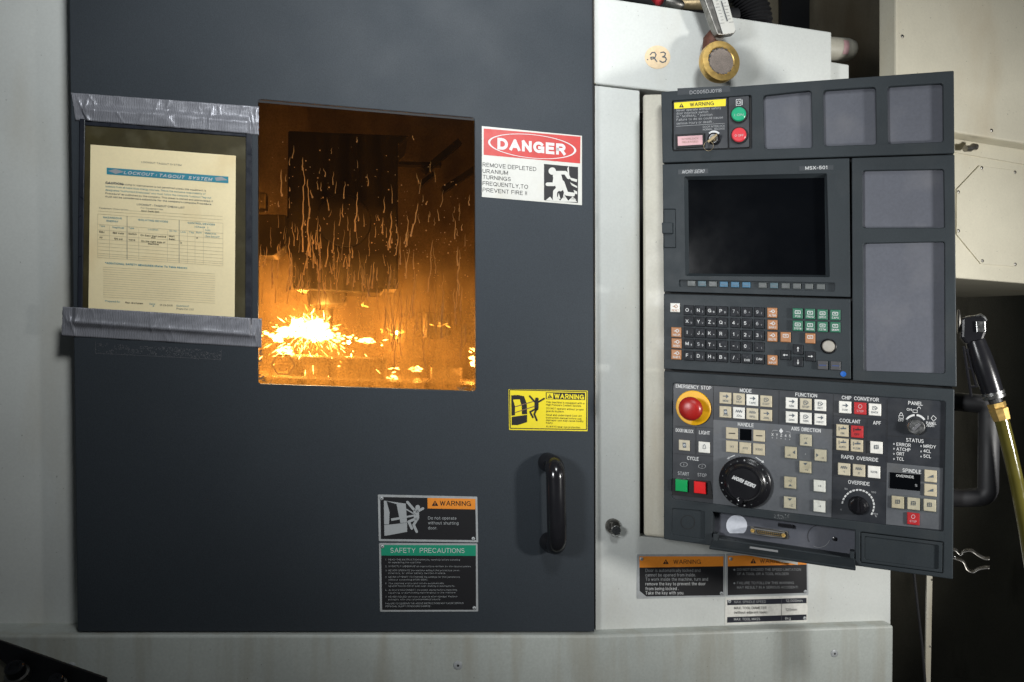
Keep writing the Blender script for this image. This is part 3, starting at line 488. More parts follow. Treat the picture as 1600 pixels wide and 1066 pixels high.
b.text(D, 'SAFETY', 442.5, 562, 2.4, 'print_amber', -0.0006, align='C'); b.text(D, 'GLAZING', 442.5, 567, 2.4, 'print_amber', -0.0006, align='C'); b.text(D, '16 CFR 1201', 442.5, 572, 2.2, 'print_amber', -0.0006, align='C')
b.ring(D, 442.5, 577, 4.8, 6.2, -0.0006, 'print_amber', ry=0.4)
for i in range(26): 
    x, y = random.choice(((random.uniform(404, 425), random.uniform(580, 599)), (random.uniform(404, 409), random.uniform(545, 598)), (random.uniform(715, 742), 611 - random.uniform(1, 6))))
    b.flat(D, [(x + random.uniform(-1, 1) * 3, y + random.uniform(-1.2, 1.2)) for x, y in circle(x, y, 1.5, 7)], -0.0007, 'print_brown')
b.build('glass_marking', pane)
# dried coolant runs on the inner face of the pane
b = MB()
def run(px, py, ln, wd):
    x = px; n = max(4, int(ln / 5)); L = []; dr = random.uniform(-.10, .05)
    for i in range(n + 1):
        L.append((x, py + ln * i / n)); x += dr * ln / n + random.gauss(0, 0.75)
    vs = []
    for i, (x, y) in enumerate(L):
        q = wd * (0.35 + 0.45 * i / n) * (0.4 if i == 0 else 1)
        q *= random.uniform(0.85, 1.15); vs += [D.at(x - q / 2, y, -0.0010), D.at(x, y, -0.0003), D.at(x + q / 2, y, -0.0010)]
    fs = []
    for i in range(n): a = 3 * i; fs += [(a, a + 3, a + 4, a + 1), (a + 1, a + 4, a + 5, a + 2)]
    b.add(vs, fs, 'dried_coolant'); ex, ey = L[-1]; q = wd * 0.62
    b.flat(D, circle(ex, ey, q, 8, q * 1.35), -0.0009, 'dried_coolant')
for i in range(62): run(random.uniform(420, 735), random.triangular(205, 370, 345), random.triangular(4, 34, 8), random.uniform(0.8, 2.2))
for i in range(130): run(random.uniform(408, 640), random.triangular(325, 470, 410), random.triangular(6, 62, 16), random.uniform(0.8, 2.6))
for i in range(46): run(random.uniform(600, 738), random.triangular(360, 560, 490), random.uniform(20, 85), random.uniform(1.2, 2.4))
for x, y, l in ((474, 262, 130), (481, 280, 118), (559, 300, 60), (452, 370, 82), (496, 405, 78), (440, 265, 40), (455, 395, 55), (653, 318, 50), (612, 330, 56)): run(x, y, l, 2.9)
for i in range(420):
    x, y = random.uniform(408, 736), random.triangular(215, 590, 440); r = random.triangular(0.3, 1.4, 0.4); b.flat(D, circle(x, y, r, 6), -0.0009, 'dried_coolant')
b.build('coolant_runs', pane, kind='stuff')
# handle
hd = MB(); r = 0.0182
xs = lambda x, y, w: D.at(x, y, w)
u_t, v_t = D.uv(868, 733, 0.045); u_b, v_b = D.uv(870, 853, 0.045)
pts = [D.P(u_t - 0.006, v_t + 0.006, 0.0), D.P(u_t - 0.004, v_t + 0.006, 0.018)]
for i in range(7):
    a = math.pi / 2 * i / 6; pts.append(D.P(u_t, v_t + 0.005 - 0.020 * (1 - math.cos(a)), 0.026 + 0.021 * math.sin(a)))
for i in range(7):
    a = math.pi / 2 * (6 - i) / 6; pts.append(D.P(u_b, v_b - 0.002 + 0.020 * (1 - math.cos(a)), 0.026 + 0.021 * math.sin(a)))
pts += [D.P(u_b - 0.004, v_b - 0.003, 0.018), D.P(u_b - 0.006, v_b - 0.003, 0.0)]
hd.tube(pts, r, 'black_plastic', 22); hd.build('door_handle', door, smooth=True, angle=60)
b = MB()
for px, py in ((148, 534), (344, 545)): pass
for i in range(900):
    x = random.uniform(149, 345); y = 535 + (x - 149) * 0.055 + random.triangular(0, 19, random.choice((2, 12)))
    if noise.noise(V((x * .05, y * .12, 3))) < -0.12: continue
    b.flat(D, circle(x, y, random.uniform(0.2, 0.7), 5), 0.0003, 'print_grey')
b.stroke(D, [(149, 534), (149, 552), (345, 562), (346, 547)], 0.4, 0.0003, 'print_grey')
b.build('label_residue', door, kind='stuff')

# ================================================================== signs on the door
def sign(name, px, label, cat='sign', m='label_white', th=0.0006, w=0.0, fr=D, bevel=0, r=0):
    t = thing(name, fr.at(sum(p[0] for p in px) / len(px), max(p[1] for p in px), w), label, cat)
    b = MB(); b.ppx(fr, round_poly(px, r, 3) if r else px, w, w + th, m); b.build('backing', t, bevel=bevel); return t
k5 = crop(740, 180, 7.105)
t = sign('danger_sign', k5((92, 122), (1203, 230), (1203, 1000), (92, 908)), 'red and white danger sign with running figure and flames beside window')
b = MB(); w = 0.0009; b.flat(D, k5((112, 148), (1187, 240), (1182, 537), (112, 441)), w, 'print_red')
b.ring(D, 831.5, 228.8, 65.6, 68.9, w + .0003, 'print_white', n=56, ry=0.272, sl=0.095)
b.text(D, 'DANGER', 777.4, 233.0, 17.2, 'print_white', w + .0003, wid=108, bold=0.05)
for s_, y, x1 in (('REMOVE DEPLETED', 570, 703), ('URANIUM', 640, 383), ('TURNINGS', 707, 415), ('FREQUENTLY,TO', 777, 610), ('PREVENT FIRE !!', 850, 598)):
    p = k5((100, y))[0]; b.text(D, s_, p[0], p[1], 6.2, 'print_black', w, wid=(x1 - 100) / 7.105, bold=0.004)
b.flat(D, k5((782, 542), (1160, 577), (1158, 975), (782, 945)), w, 'print_black'); q = w + .0003; m = 'label_white'
for L, wd in (([(925, 665), (960, 800)], 95), ([(905, 690), (895, 768), (818, 768)], 40), ([(930, 640), (1020, 640), (1055, 692)], 40), ([(965, 795), (905, 848), (902, 935)], 46), ([(985, 745), (1030, 872), (1105, 882)], 44)):
    b.stroke(D, k5(*L), wd / 7.1, q, m); q += .0001
b.flat(D, circle(*k5((873, 622))[0], 5.8, 18), q, m)
for P_ in ([(1060, 690), (1150, 715), (1145, 745), (1085, 725)], [(1070, 745), (1150, 790), (1150, 810), (1090, 780)], [(1110, 830), (1150, 850), (1150, 880), (1120, 870)], [(1040, 590), (1056, 565), (1064, 700), (1048, 690)], [(800, 945), (850, 905), (880, 945), (930, 905), (960, 950), (1010, 890), (1050, 950), (1100, 905), (1150, 965), (980, 962)], [(930, 930), (945, 865), (965, 930)], [(990, 920), (1005, 850), (1015, 930)], [(1075, 930), (1140, 940), (1110, 915)]):
    b.flat(D, k5(*P_), q, m)
b.build('print', t)

k6 = crop(590, 765, 5.33)
t = sign('warning_plate', k6((2, 42), (830, 60), (838, 440), (10, 430)), 'riveted black plate with orange warning heading and silver figure thrown from a machine', m='plate_aluminium', th=0.0012, r=1.5)
b = MB(); w = 0.0015; b.flat(D, k6((22, 62), (814, 78), (820, 422), (28, 412)), w, 'print_black')
b.flat(D, k6((415, 70), (814, 78), (814, 166), (417, 158)), w + .0003, 'print_orange')
p = k6((478, 137))[0]; triangle(b, D, p[0], p[1], 8.6, w + .0006, 'print_black', 'print_orange')
b.text(D, 'WARNING', *k6((518, 134))[0], 7.5, 'print_black', w + .0006, wid=49, bold=0.008)
for s_, y, x1 in (('Do not operate', 249, 658), ('without shutting', 290, 675), ('door.', 332, 496)): b.text(D, s_, *k6((420, y))[0], 4.6, 'picto_silver', w + .0003, wid=(x1 - 420) / 5.33)
q = w + .0003; m = 'picto_silver'
b.flat(D, k6((52, 92), (235, 118), (245, 275), (190, 280), (158, 122), (75, 97), (100, 190), (95, 290), (55, 292)), q, m); b.flat(D, k6((55, 297), (246, 277), (246, 352), (75, 384), (57, 384)), q, m)
b.flat(D, k6((110, 242), (330, 205), (334, 218), (116, 262)), q + .0002, m)
for L, wd in (([(248, 105), (305, 170)], 22), ([(325, 185), (378, 158)], 22), ([(320, 180), (325, 235)], 46), ([(315, 245), (258, 268), (285, 325)], 22), ([(330, 245), (300, 295), (326, 352)], 22), ([(240, 165), (315, 210)], 10)): b.stroke(D, k6(*L), wd / 5.33, q + .0004, m)
b.flat(D, circle(*k6((334, 148))[0], 3.7, 16), q + .0006, m); b.build('print', t)
for x, y in k6((34, 74), (797, 409)): screw(D, x, y, 0.0015, 2.8, t, 'rivet', 'plate_aluminium')
t = sign('safety_plate', k6((12, 446), (832, 450), (838, 1016), (20, 1018)), 'riveted black plate with green heading SAFETY PRECAUTIONS and seven lines of rules', m='plate_aluminium', th=0.0012, r=1.5)
b = MB(); b.flat(D, k6((28, 462), (818, 464), (820, 1002), (38, 1003)), w, 'print_black'); b.flat(D, k6((28, 462), (818, 464), (818, 553), (30, 550)), w + .0003, 'print_green')
b.text(D, 'SAFETY  PRECAUTIONS', *k6((105, 526))[0], 7.4, 'print_white', w + .0006, wid=118, bold=-0.004)
for n, y, L in ((1, 590, ('READ THE INSTRUCTION MANUAL carefully before installing', 'or operating the machine.')), (2, 646, ('STRICTLY OBSERVE all instructions written on the caution plates.',)), (3, 680, ('NEVER OPERATE the machine without the protective cover,', 'interlock, or other safety devices in place.')),
    (4, 735, ('NEVER ATTEMPT TO CHANGE the settings for CNC parameters', 'without consulting MORI SEIKI.')), (5, 788, ('The machine starts and moves automatically.', 'NEVER TOUCH OR STAND near rotating or moving parts.')), (6, 844, ('ALWAYS DISCONNECT the power source before inspecting,', 'repairing, or performing maintenance to the machine.')), (7, 900, ('NEVER RELIED services or guards after damage. Replace', 'promptly with only recommended products.'))):
    b.text(D, '%d.' % n, *k6((64, y))[0], 2.4, 'picto_silver', w + .0003)
    for i, s_ in enumerate(L): b.text(D, s_, *k6((90, y + 23 * i))[0], 2.35, 'picto_silver', w + .0003, wid=len(s_) * 2.06)
for i, s_ in enumerate(('FAILURE TO OBSERVE THE ABOVE INSTRUCTIONS MAY CAUSE SERIOUS', 'PERSONAL INJURY OR MACHINE DAMAGE.')): b.text(D, s_, *k6((66, 957 + 23 * i))[0], 2.5, 'picto_silver', w + .0003, wid=len(s_) * 2.1)
b.build('print', t)
for x, y in k6((41, 474), (805, 986)): screw(D, x, y, 0.0015, 2.8, t, 'rivet', 'plate_aluminium')

k7 = crop(785, 600, 11.43)
t = sign('warning_sticker', k7((110, 95), (1525, 122), (1520, 845), (120, 822)), 'yellow warning sticker with black machine and falling figure above the handle', m='label_yellow', r=0.8)
b = MB(); w = 0.0009; e = k7((128, 105), (1508, 140), (1503, 815), (140, 793), (128, 105)); b.stroke(D, e, 1.3, w, 'print_black', caps=False)
m = 'print_black'; q = w
b.flat(D, k7((158, 205), (280, 198), (385, 220), (435, 350), (442, 540), (350, 545), (345, 400), (310, 275), (190, 280), (225, 400), (225, 560), (162, 570)), q, m); b.flat(D, k7((165, 590), (442, 552), (442, 685), (265, 738), (165, 735)), q, m)
b.stroke(D, k7((230, 408), (560, 310)), 1.3, q + .0003, 'print_brown'); b.stroke(D, k7((240, 508), (580, 398)), 1.3, q + .0003, 'print_brown')
for L, wd in (([(488, 218), (580, 320)], 30), ([(640, 325), (745, 262)], 30), ([(610, 320), (610, 440)], 72), ([(590, 450), (495, 500), (545, 600)], 30), ([(610, 450), (570, 540), (615, 650)], 32)): b.stroke(D, k7(*L), wd / 11.43, q + .0004, m)
b.flat(D, circle(*k7((615, 275))[0], 2.9, 14), q + .0007, m); b.flat(D, k7((775, 150), (1478, 160), (1475, 288), (775, 272)), q, m)
b.flat(D, k7((790, 162), (908, 165), (908, 268), (790, 262)), q + .0003, 'label_yellow'); p = k7((848, 250))[0]; triangle(b, D, p[0], p[1], 6.2, q + .0006, 'print_black', 'label_yellow')
b.text(D, 'WARNING', *k7((928, 258))[0], 7.4, 'label_yellow', q + .0003, wid=46.5, bold=0.03)
for s_, y, x1 in (('This machine is equipped with a', 340, 1470), ('High Pressure Coolant System.', 388, 1415), ('DO NOT operate without proper', 452, 1460), ('guards in place.', 500, 1105), ('Read and understand Cool Jet', 568, 1420), ('instruction manual before use.', 618, 1425), ('Improper use may cause bodily', 662, 1450), ('injury.', 708, 905), ('ALWAYS wear eye protection.', 776, 1400)):
    b.text(D, s_, *k7((780, y))[0], 2.9, 'print_black', q, wid=(x1 - 780) / 11.43, bold=0.005)
b.build('print', t)

# ------------------------------------------------------------------ lockout sheet, its sleeve and the two tape strips
t = thing('document_sleeve', D.at(257, 490), 'dark plastic sleeve with navy borders taped to the door left of window', 'document sleeve')
b = MB(); b.ppx(D, [(131, 193), (388, 213), (387, 505), (126, 492)], 0.0004, 0.0022, 'sleeve_olive'); b.build('sleeve_back', t)
b = MB(); b.ppx(D, [(124, 185), (133, 186), (128.5, 493), (121, 492)], 0.0003, 0.004, 'sleeve_navy'); b.build('border', t, bevel=0.0012)
b = MB(); b.ppx(D, [(384, 208), (393.5, 209), (393, 508), (383, 507)], 0.0003, 0.004, 'sleeve_navy'); b.build('border', t, bevel=0.0012)
b = MB(); b.ppx(D, [(133, 186), (384, 208), (384, 214), (133, 196)], 0.0003, 0.0036, 'sleeve_navy'); b.build('border', t, bevel=0.001)
pp = [(141.5, 226), (368.5, 243.5), (366.5, 500), (138, 488)]
t = thing('checklist_sheet', D.at(253, 495, 0.003), 'cream printed lockout checklist sheet with blue heading in the sleeve', 'document')
b = MB(); b.ppx(D, pp, 0.0026, 0.0030, 'paper_yellow'); b.build('paper', t)
b = MB(); w = 0.0034; a1 = crop(90, 130, 4.845); a2 = crop(90, 330, 4.633)
T = lambda s_, f, x, y, h, x1=None, m='print_ink', bold=0.0, slant=0.0, al='L': b.text(D, s_, *f((x, y))[0], h, m, w, wid=(x1 - x) / (4.845 if f is a1 else 4.633) if x1 else None, bold=bold, slant=slant, align=al)
T('LOCKOUT TAGOUT SYSTEM', a1, 635, 603, 2.6, 940)
b.flat(D, a1((372, 640), (1293, 708), (1293, 758), (372, 690)), w, 'print_teal')
b.flat(D, a1((380, 664), (440, 650), (505, 672), (440, 688)), w + .0002, 'print_dim'); b.flat(D, a1((1190, 715), (1240, 708), (1287, 735), (1200, 740)), w + .0002, 'print_dim')
b.text(D, 'LOCKOUT : TAGOUT  SYSTEM', *a1((500, 688))[0], 4.9, 'print_white', w + .0004, wid=140, bold=0.03, slant=0.25)
for s_, y, x1, bo in (('CAUTION: Servicing or maintenance is not permitted unless this equipment is', 762, 1140, 0.006), ('isolated from all hazardous energy sources. This is the exclusive responsibility of', 787, 1135, 0), ('designated "Authorized Employees" who must follow the complete "Lockout/Tag-out', 814, 1180, 0), ('Procedure" as published by the company. This sheet is limited and abbreviated; it', 840, 1195, 0.008), ("must not be considered a substitute for the company's complete Procedure.", 864, 1185, 0.016)): T(s_, a1, 362, y, 2.7, x1, 'print_teal' if bo == 0 else 'print_ink', bo)
T('CAUTION:', a1, 362, 762, 3.6, 500, 'print_ink', 0.03)
T('LOCKOUT : TAGOUT CHECK LIST', a1, 600, 924, 2.8, 965, 'print_ink', 0.02); T('For Equipment No.', a1, 630, 950, 2.4, 800); T('Mori Seiki Mill', a1, 635, 973, 2.6, 768, 'print_black', 0.02); T('Equipment Description:', a1, 315, 950, 2.4, 538)
ln = lambda f, p, q, wd=0.45, m='print_faint': b.stroke(D, f(p, q), wd, w, m, caps=False)
ln(a1, (530, 965), (1250, 1010)); ln(a1, (305, 968), (1250, 1035))
ty = lambda x: (x - 290) * 68 / 907
for y in (20, 95, 135, 172, 203, 230, 255, 280, 305, 320, 335): ln(a2, (290, y + 0), (1197, y + 68 - 0.02 * y))
for x, y0 in ((290, 20), (375, 100), (503, 20), (588, 105), (795, 105), (880, 20), (940, 105), (995, 105), (1055, 60), (1197, 20)): ln(a2, (x, y0 + ty(x)), (x, 335 + ty(x) * 0.88), 0.7 if x in (503, 880) else 0.45, 'print_grey' if x in (503, 880) else 'print_faint')
for s_, x, y, x1, bo, m in (('HAZARDOUS', 330, 50, 465, .02, 'print_teal'), ('ENERGY', 355, 76, 440, .02, 'print_teal'), ('ISOLATING DEVICES', 583, 68, 800, .02, 'print_teal'), ('CONTROL DEVICES', 942, 90, 1140, .02, 'print_teal'), ('(Check  )', 992, 118, 1090, .02, 'print_teal'), ('Type', 302, 112, 342, 0, 'print_teal'), ('Magnitude', 398, 122, 482, 0, 'print_teal'), ('Type', 513, 127, 553, 0, 'print_teal'), ('Location', 655, 137, 728, 0, 'print_teal'), ('I.D. No.', 808, 148, 868, 0, 'print_teal'), ('Lock', 890, 155, 928, 0, 'print_teal'), ('Tag', 952, 158, 985, 0, 'print_teal'), ('Both', 1004, 160, 1042, 0, 'print_teal'),
    ('Add.', 1066, 142, 1108, 0, 'print_teal'), ('Measures', 1066, 165, 1148, 0, 'print_teal'), ('(See Below)*', 1066, 187, 1172, 0, 'print_teal'), ('Elec', 302, 155, 340, .02, 'print_black'), ('480 Volts', 398, 163, 480, .02, 'print_black'), ('Switch', 513, 170, 573, .02, 'print_black'), ('On East Wall behind', 600, 180, 785, .02, 'print_black'), ('mill', 678, 198, 708, .02, 'print_black'), ('On the right side of', 605, 222, 780, .02, 'print_black'), ('Machine', 655, 242, 732, .02, 'print_black'), ('Mori', 806, 187, 845, .02, 'print_black'), ('Seiki', 806, 208, 850, .02, 'print_black'), ('Air', 302, 196, 326, .02, 'print_black'), ('100 psi', 408, 205, 470, .02, 'print_black'), ('Valve', 513, 212, 562, .02, 'print_black'), ('X', 1004, 200, 1016, .02, 'print_black'), ('X', 888, 236, 900, .02, 'print_black')): T(s_, a2, x, y, 2.6, x1, m, bo)
T('*ADDITIONAL SAFETY MEASURES (Refer To Table Above):', a2, 345, 382, 2.9, 948, 'print_teal', 0.03)
for i in range(14): y = 405 + i * 16.6; ln(a2, (330, y), (1140, y + 50 - i * 0.3))
for s_, x, y, x1, m, bo in (('Prepared By:', 345, 657, 453, 'print_teal', 0), ('Ron Workman', 490, 668, 618, 'print_black', .02), ('Date:', 665, 677, 708, 'print_teal', 0), ('#', 688, 693, 700, 'print_teal', 0), ('12-23-2005', 740, 685, 832, 'print_black', 0), ('Questions?', 860, 690, 952, 'print_teal', 0), ('Phone Ext 232', 860, 712, 985, 'print_ink', 0)): T(s_, a2, x, y, 2.6, x1, m, bo)
b.build('print', t)

def tape(px, label, seed, ridge, step):
    wr = [(random.random(), random.random(), random.uniform(-.12, .12), random.uniform(0.0004, 0.0011)) for i in range(22)] + [(0.045, .6, .05, .003), (0.065, .4, -.06, .002), (0.965, .6, .03, .0025), (0.985, .4, 0, .002)]
    (x0, y0), (x1, y1), (x2, y2), (x3, y3) = px; nu, nv = 260, 20; vs = []; fs = []
    for i in range(nu + 1):
        for j in range(nv + 1):
            s, q = i / nu, j / nv
            x = (x0 * (1 - s) + x1 * s) * (1 - q) + (x3 * (1 - s) + x2 * s) * q; y = (y0 * (1 - s) + y1 * s) * (1 - q) + (y3 * (1 - s) + y2 * s) * q
            if i in (0, nu): x += random.uniform(-.5, .5)
            r = ridge(s, q) + 0.0012 * noise.noise(V((s * 8, q * 2.5, seed))) + 0.0006 * noise.noise(V((s * 22 + q * 3, q * 5, seed)))
            on = min(1, max(0, (s - 0.05) / 0.02)) * min(1, max(0, (0.955 - s) / 0.015)); e_ = (q - step[0]) / (step[1] - step[0]); e_ = min(1, max(0, e_)); e_ = e_ * e_ * (3 - 2 * e_)
            r += 0.0009 + 0.0046 * e_ * on + sum(am * math.exp(-abs((s - s0) - sl * (q - 0.5)) / 0.006) * math.exp(-((q - q0) / 0.3) ** 2) for s0, q0, sl, am in wr)
            u, v = D.uv(x, y, 0.004); vs.append(D.P(u, v, max(0.0006, r)))
    for i in range(nu):
        for j in range(nv): a = i * (nv + 1) + j; fs.append((a, a + 1, a + nv + 2, a + nv + 1))
    b = MB(); b.add(vs, fs, 'duct_tape'); o = b.build('tape_strip', smooth=True, label=label, cat='tape', group='duct tape strips holding the sleeve', angle=80)
    sm = o.modifiers.new('thick', 'SOLIDIFY'); sm.thickness = 0.0004; sm.offset = -1
g = lambda x, c, s: math.exp(-((x - c) / s) ** 2)
tape([(110, 144), (404, 166), (404, 210.5), (117, 187.5)], 'silver duct tape strip across the top edge of the document sleeve', 1.0,
     lambda s, q: 0.0012 * math.exp(-abs(q - 0.55 - 0.04 * math.sin(s * 9)) / 0.06) * (s > 0.05) + 0.0014 * g(s, 0.51, 0.03) * g(q, 0.75, 0.2), (0.35, 0.62))
tape([(97, 479), (408.5, 498), (408.5, 543.5), (95, 524.5)], 'silver creased duct tape strip across the bottom of the document sleeve', 5.0,
     lambda s, q: 0.0030 * math.exp(-abs(q - 0.48 - 0.12 * s) / 0.07) * min(1, s * 20) * (s < 0.97), (0.72, 0.52))

# ================================================================== plates, tag and lock on the white panel
k8 = crop(980, 850, 5.333); wW = WF
t = sign('warning_plate', k8((82, 88), (812, 84), (818, 440), (82, 458)), 'riveted black plate with orange warning heading about the automatically locked door and key', m='plate_aluminium', th=0.0012, w=wW, r=1.5)
b = MB(); w = wW + .0015; b.flat(D, k8((102, 104), (800, 104), (800, 428), (160, 438), (104, 392)), w, 'print_black'); b.flat(D, k8((102, 104), (802, 104), (802, 186), (102, 198)), w + .0003, 'print_orange')
p = k8((322, 168))[0]; triangle(b, D, p[0], p[1], 7.6, w + .0006, 'print_black', 'print_orange'); b.text(D, 'WARNING', *k8((385, 166))[0], 6.6, 'print_black', w + .0006, wid=43)
for s_, y, x1, m in (('Door is automatically locked and', 234, 615, 'print_wornwhite'), ('cannot be opened from inside.', 272, 575, 'print_dim'), ('To work inside the machine, turn and', 308, 680, 'print_dim'), ('remove the key to prevent the door', 346, 660, 'print_white'), ('from being locked .', 386, 430, 'print_white'), ('Take the key with you.', 422, 475, 'print_white')): b.text(D, s_, *k8((152, y))[0], 4.9, m, w + .0003, wid=(x1 - 152) / 5.333)
b.build('print', t)
for x, y in k8((119, 124), (785, 412)): screw(D, x, y, w, 2.8, t, 'rivet', 'plate_aluminium')
t = sign('warning_plate', k8((824, 82), (1505, 60), (1510, 425), (826, 438)), 'riveted plate with orange warning heading on tool speed partly hidden under the control panel', m='plate_aluminium', th=0.0012, w=wW, r=1.5)
b = MB(); b.flat(D, k8((838, 100), (1495, 82), (1498, 408), (838, 428)), w, 'print_black'); b.flat(D, k8((838, 100), (1495, 82), (1495, 172), (838, 187)), w + .0003, 'print_orange')
p = k8((1050, 162))[0]; triangle(b, D, p[0], p[1], 7.6, w + .0006, 'print_black', 'print_orange'); b.text(D, 'WARNING', *k8((1105, 160))[0], 6.6, 'print_black', w + .0006, wid=43)
for s_, y, x1 in (('DO NOT EXCEED THE SPEED LIMITATION', 224, 1455), ('OF A TOOL OR A TOOL HOLDER!', 260, 1350), ('FAILURE TO FOLLOW THIS WARNING', 336, 1395), ('MAY RESULT IN A SERIOUS ACCIDENT!', 373, 1430)): b.text(D, s_, *k8((915, y))[0], 3.9, 'print_wornwhite', w + .0003, wid=(x1 - 915) / 5.333)
for p in k8((893, 216), (893, 328)): b.flat(D, circle(*p, 1.5, 12), w + .0003, 'print_wornwhite')
b.build('print', t)
for x, y in k8((862, 124), (1484, 397)): screw(D, x, y, w, 2.8, t, 'rivet', 'plate_aluminium')
t = sign('specification_plate', k8((818, 452), (1505, 432), (1502, 648), (815, 673)), 'white and black plate listing maximum spindle speed, tool diameter and tool mass', m='key_white', th=0.0012, w=wW, r=1.5)
b = MB(); b.flat(D, k8((834, 468), (1494, 450), (1494, 494), (834, 511)), w, 'print_navy'); b.flat(D, k8((834, 610), (1494, 588), (1492, 634), (832, 657)), w, 'print_navy'); b.stroke(D, k8((1286, 456), (1286, 640)), 0.6, w + .0004, 'print_grey', caps=False)
for s_, x, y, x1, m in (('MAX. SPINDLE SPEED', 892, 494, 1158, 'print_dim'), ('12,000min', 1322, 484, 1462, 'print_white'), ('MAX. TOOL DIAMETER', 892, 545, 1162, 'print_black'), ('(without adjacent tools)', 892, 582, 1168, 'print_black'), ('125mm', 1320, 558, 1415, 'print_grey'), ('MAX. TOOL MASS', 890, 638, 1108, 'print_white'), ('8kg', 1315, 631, 1362, 'print_white')): b.text(D, s_, *k8((x, y))[0], 3.9, m, w + .0005, wid=(x1 - x) / 5.333)
b.build('print', t)
for x, y in k8((851, 478), (1478, 618)): screw(D, x, y, w, 2.8, t, 'rivet', 'plate_aluminium')

t = sign('number_tag', circle(1027.5, 89.5, 20, 32, 18.2), 'round cream paper tag with handwritten number on the upper white panel', 'tag', 'paper_tag', 0.0006, WF + 0.002)
b = MB(); w = WF + 0.003; kz = crop(980, 0, 5.714)
for L in ([(180, 532), (183, 534)], [(205, 490), (222, 470), (245, 468), (258, 490), (245, 520), (215, 530), (210, 512), (235, 510), (265, 550)], [(300, 470), (325, 465), (342, 478), (335, 500), (315, 508), (340, 512), (350, 530), (340, 550), (315, 558), (292, 545)]): b.stroke(D, kz(*L), 1.7, w, 'print_ink')
b.build('handwriting', t)
lk = thing('cam_lock', D.at(957, 833, WF), 'round steel cam lock on the white panel below the control panel', 'lock')
b = MB(); b.lpx(D, 957, 822, [(12, WF), (12, WF + 0.004), (10.5, WF + 0.007), (8, WF + 0.0075), (7.6, WF + 0.006), (0.4, WF + 0.006)], 'dull_steel', 28, WF); b.build('lock_barrel', lk, smooth=True)
ky = thing('key', D.at(962, 838, 0.0), 'small key with wire ring stuck in the cam lock', 'key')
u, v = D.uv(958, 823, 0); b = MB(); b.box(D, u - 0.0022, u + 0.0022, v - 0.007, v + 0.006, WF + 0.006, WF + 0.016, 'dull_steel'); b.ppx(D, circle(963, 829, 7.5, 18), WF + 0.015, WF + 0.019, 'steel'); b.build('key_bow', ky, bevel=0.0008)
b = MB(); b.tube([D.P(u + 0.006 + 0.0085 * math.cos(a), v - 0.013 + 0.0085 * math.sin(a), WF + 0.014 + 0.002 * math.cos(a)) for a in [i * math.pi / 12 for i in range(25)]], 0.0006, 'steel', 6); b.build('key_ring', ky, smooth=True)

# ================================================================== brass breather and thermometer on top, things behind the upper panel
br = thing('brass_breather', D.at(1127, 125, 0.03), 'round brass breather with sintered grey centre on a rusty elbow', 'breather')
w0 = 0.045; b = MB(); b.lpx(D, 1127, 95, [(30.5, w0 - 0.020), (31.5, w0 - 0.016), (31.5, w0 - 0.002), (30.8, w0), (22, w0 + 0.0008), (20.5, w0 - 0.001)], 'brass', 44, w0, cap=False); b.build('brass_body', br, smooth=True, angle=35)
b = MB(); b.lpx(D, 1128.5, 95.5, [(21, w0 - 0.003), (19.5, w0 - 0.0018)], 'sintered_bronze', 36, w0); b.build('sintered_disc', br)
b = MB()
for i in range(16):
    a = 2 * math.pi * i / 16 + random.uniform(-.1, .1); c = (1128 + 20.6 * math.cos(a), 95.4 + 20.6 * math.sin(a)); b.flat(D, [(x + random.uniform(-.8, .8), y + random.uniform(-.8, .8)) for x, y in circle(*c, 1.7, 7)], w0 + 0.0002, 'steel')
b.build('crimp_ring', br)
b = MB(); e = [D.at(1127, 95, w0 - 0.02), D.at(1120, 90, w0 - 0.035), D.at(1112, 78, w0 - 0.040), D.at(1112, 62, w0 - 0.036), D.at(1120, 50, w0 - 0.03)]; b.tube(e, [0.019, 0.021, 0.020, 0.017, 0.013], 'rusty_pipe', 18); b.build('elbow', br, smooth=True)
b = MB(); b.tube([D.at(1115, 62, w0 - 0.032), D.at(1124, 52, w0 - 0.028)], [0.014, 0.014], 'dull_steel', 6); b.build('hex_nut', br)
th = thing('flow_thermometer', D.at(1138, 54, 0.03), 'slanted clear tube thermometer with white scale above the brass breather', 'thermometer')
b = MB(); b.ppx(D, [(1086, -40), (1122, -40), (1150, 48), (1148, 52), (1130, 55), (1121, 54)], 0.022, 0.042, 'dull_steel'); b.build('gauge_body', th, bevel=0.002)
b = MB(); b.ppx(D, [(1101, -40), (1126, -40), (1149.5, 46), (1147.5, 51), (1130, 53.5)], 0.043, 0.046, 'label_white'); b.build('scale_plate', th, bevel=0.0006)
b = MB(); w = 0.0464
for i in range(15):
    y = 36 - i * 5.0; x = 1135 + (y - 36) * 0.28; l = 7 if i % 5 == 0 else 4; b.stroke(D, [(x - 7 - (l - 4), y + 0.6), (x - 3, y)], 0.6, w, 'print_grey', caps=False); b.stroke(D, [(x + 4, y - 1), (x + 8 + (l - 4), y - 1.6)], 0.6, w, 'print_grey', caps=False)
b.build('scale_marks', th)
b = MB(); b.tube([D.at(1136, 34, 0.0465), D.at(1114, -40, 0.0465)], 0.0026, 'gauge_glass', 12); b.build('glass_tube', th, smooth=True)
b = MB(); b.tube([D.at(1136.3, 33, 0.0462), D.at(1127, 2, 0.0462)], 0.0012, 'print_grey', 8); b.build('fluid_column', th, smooth=True)
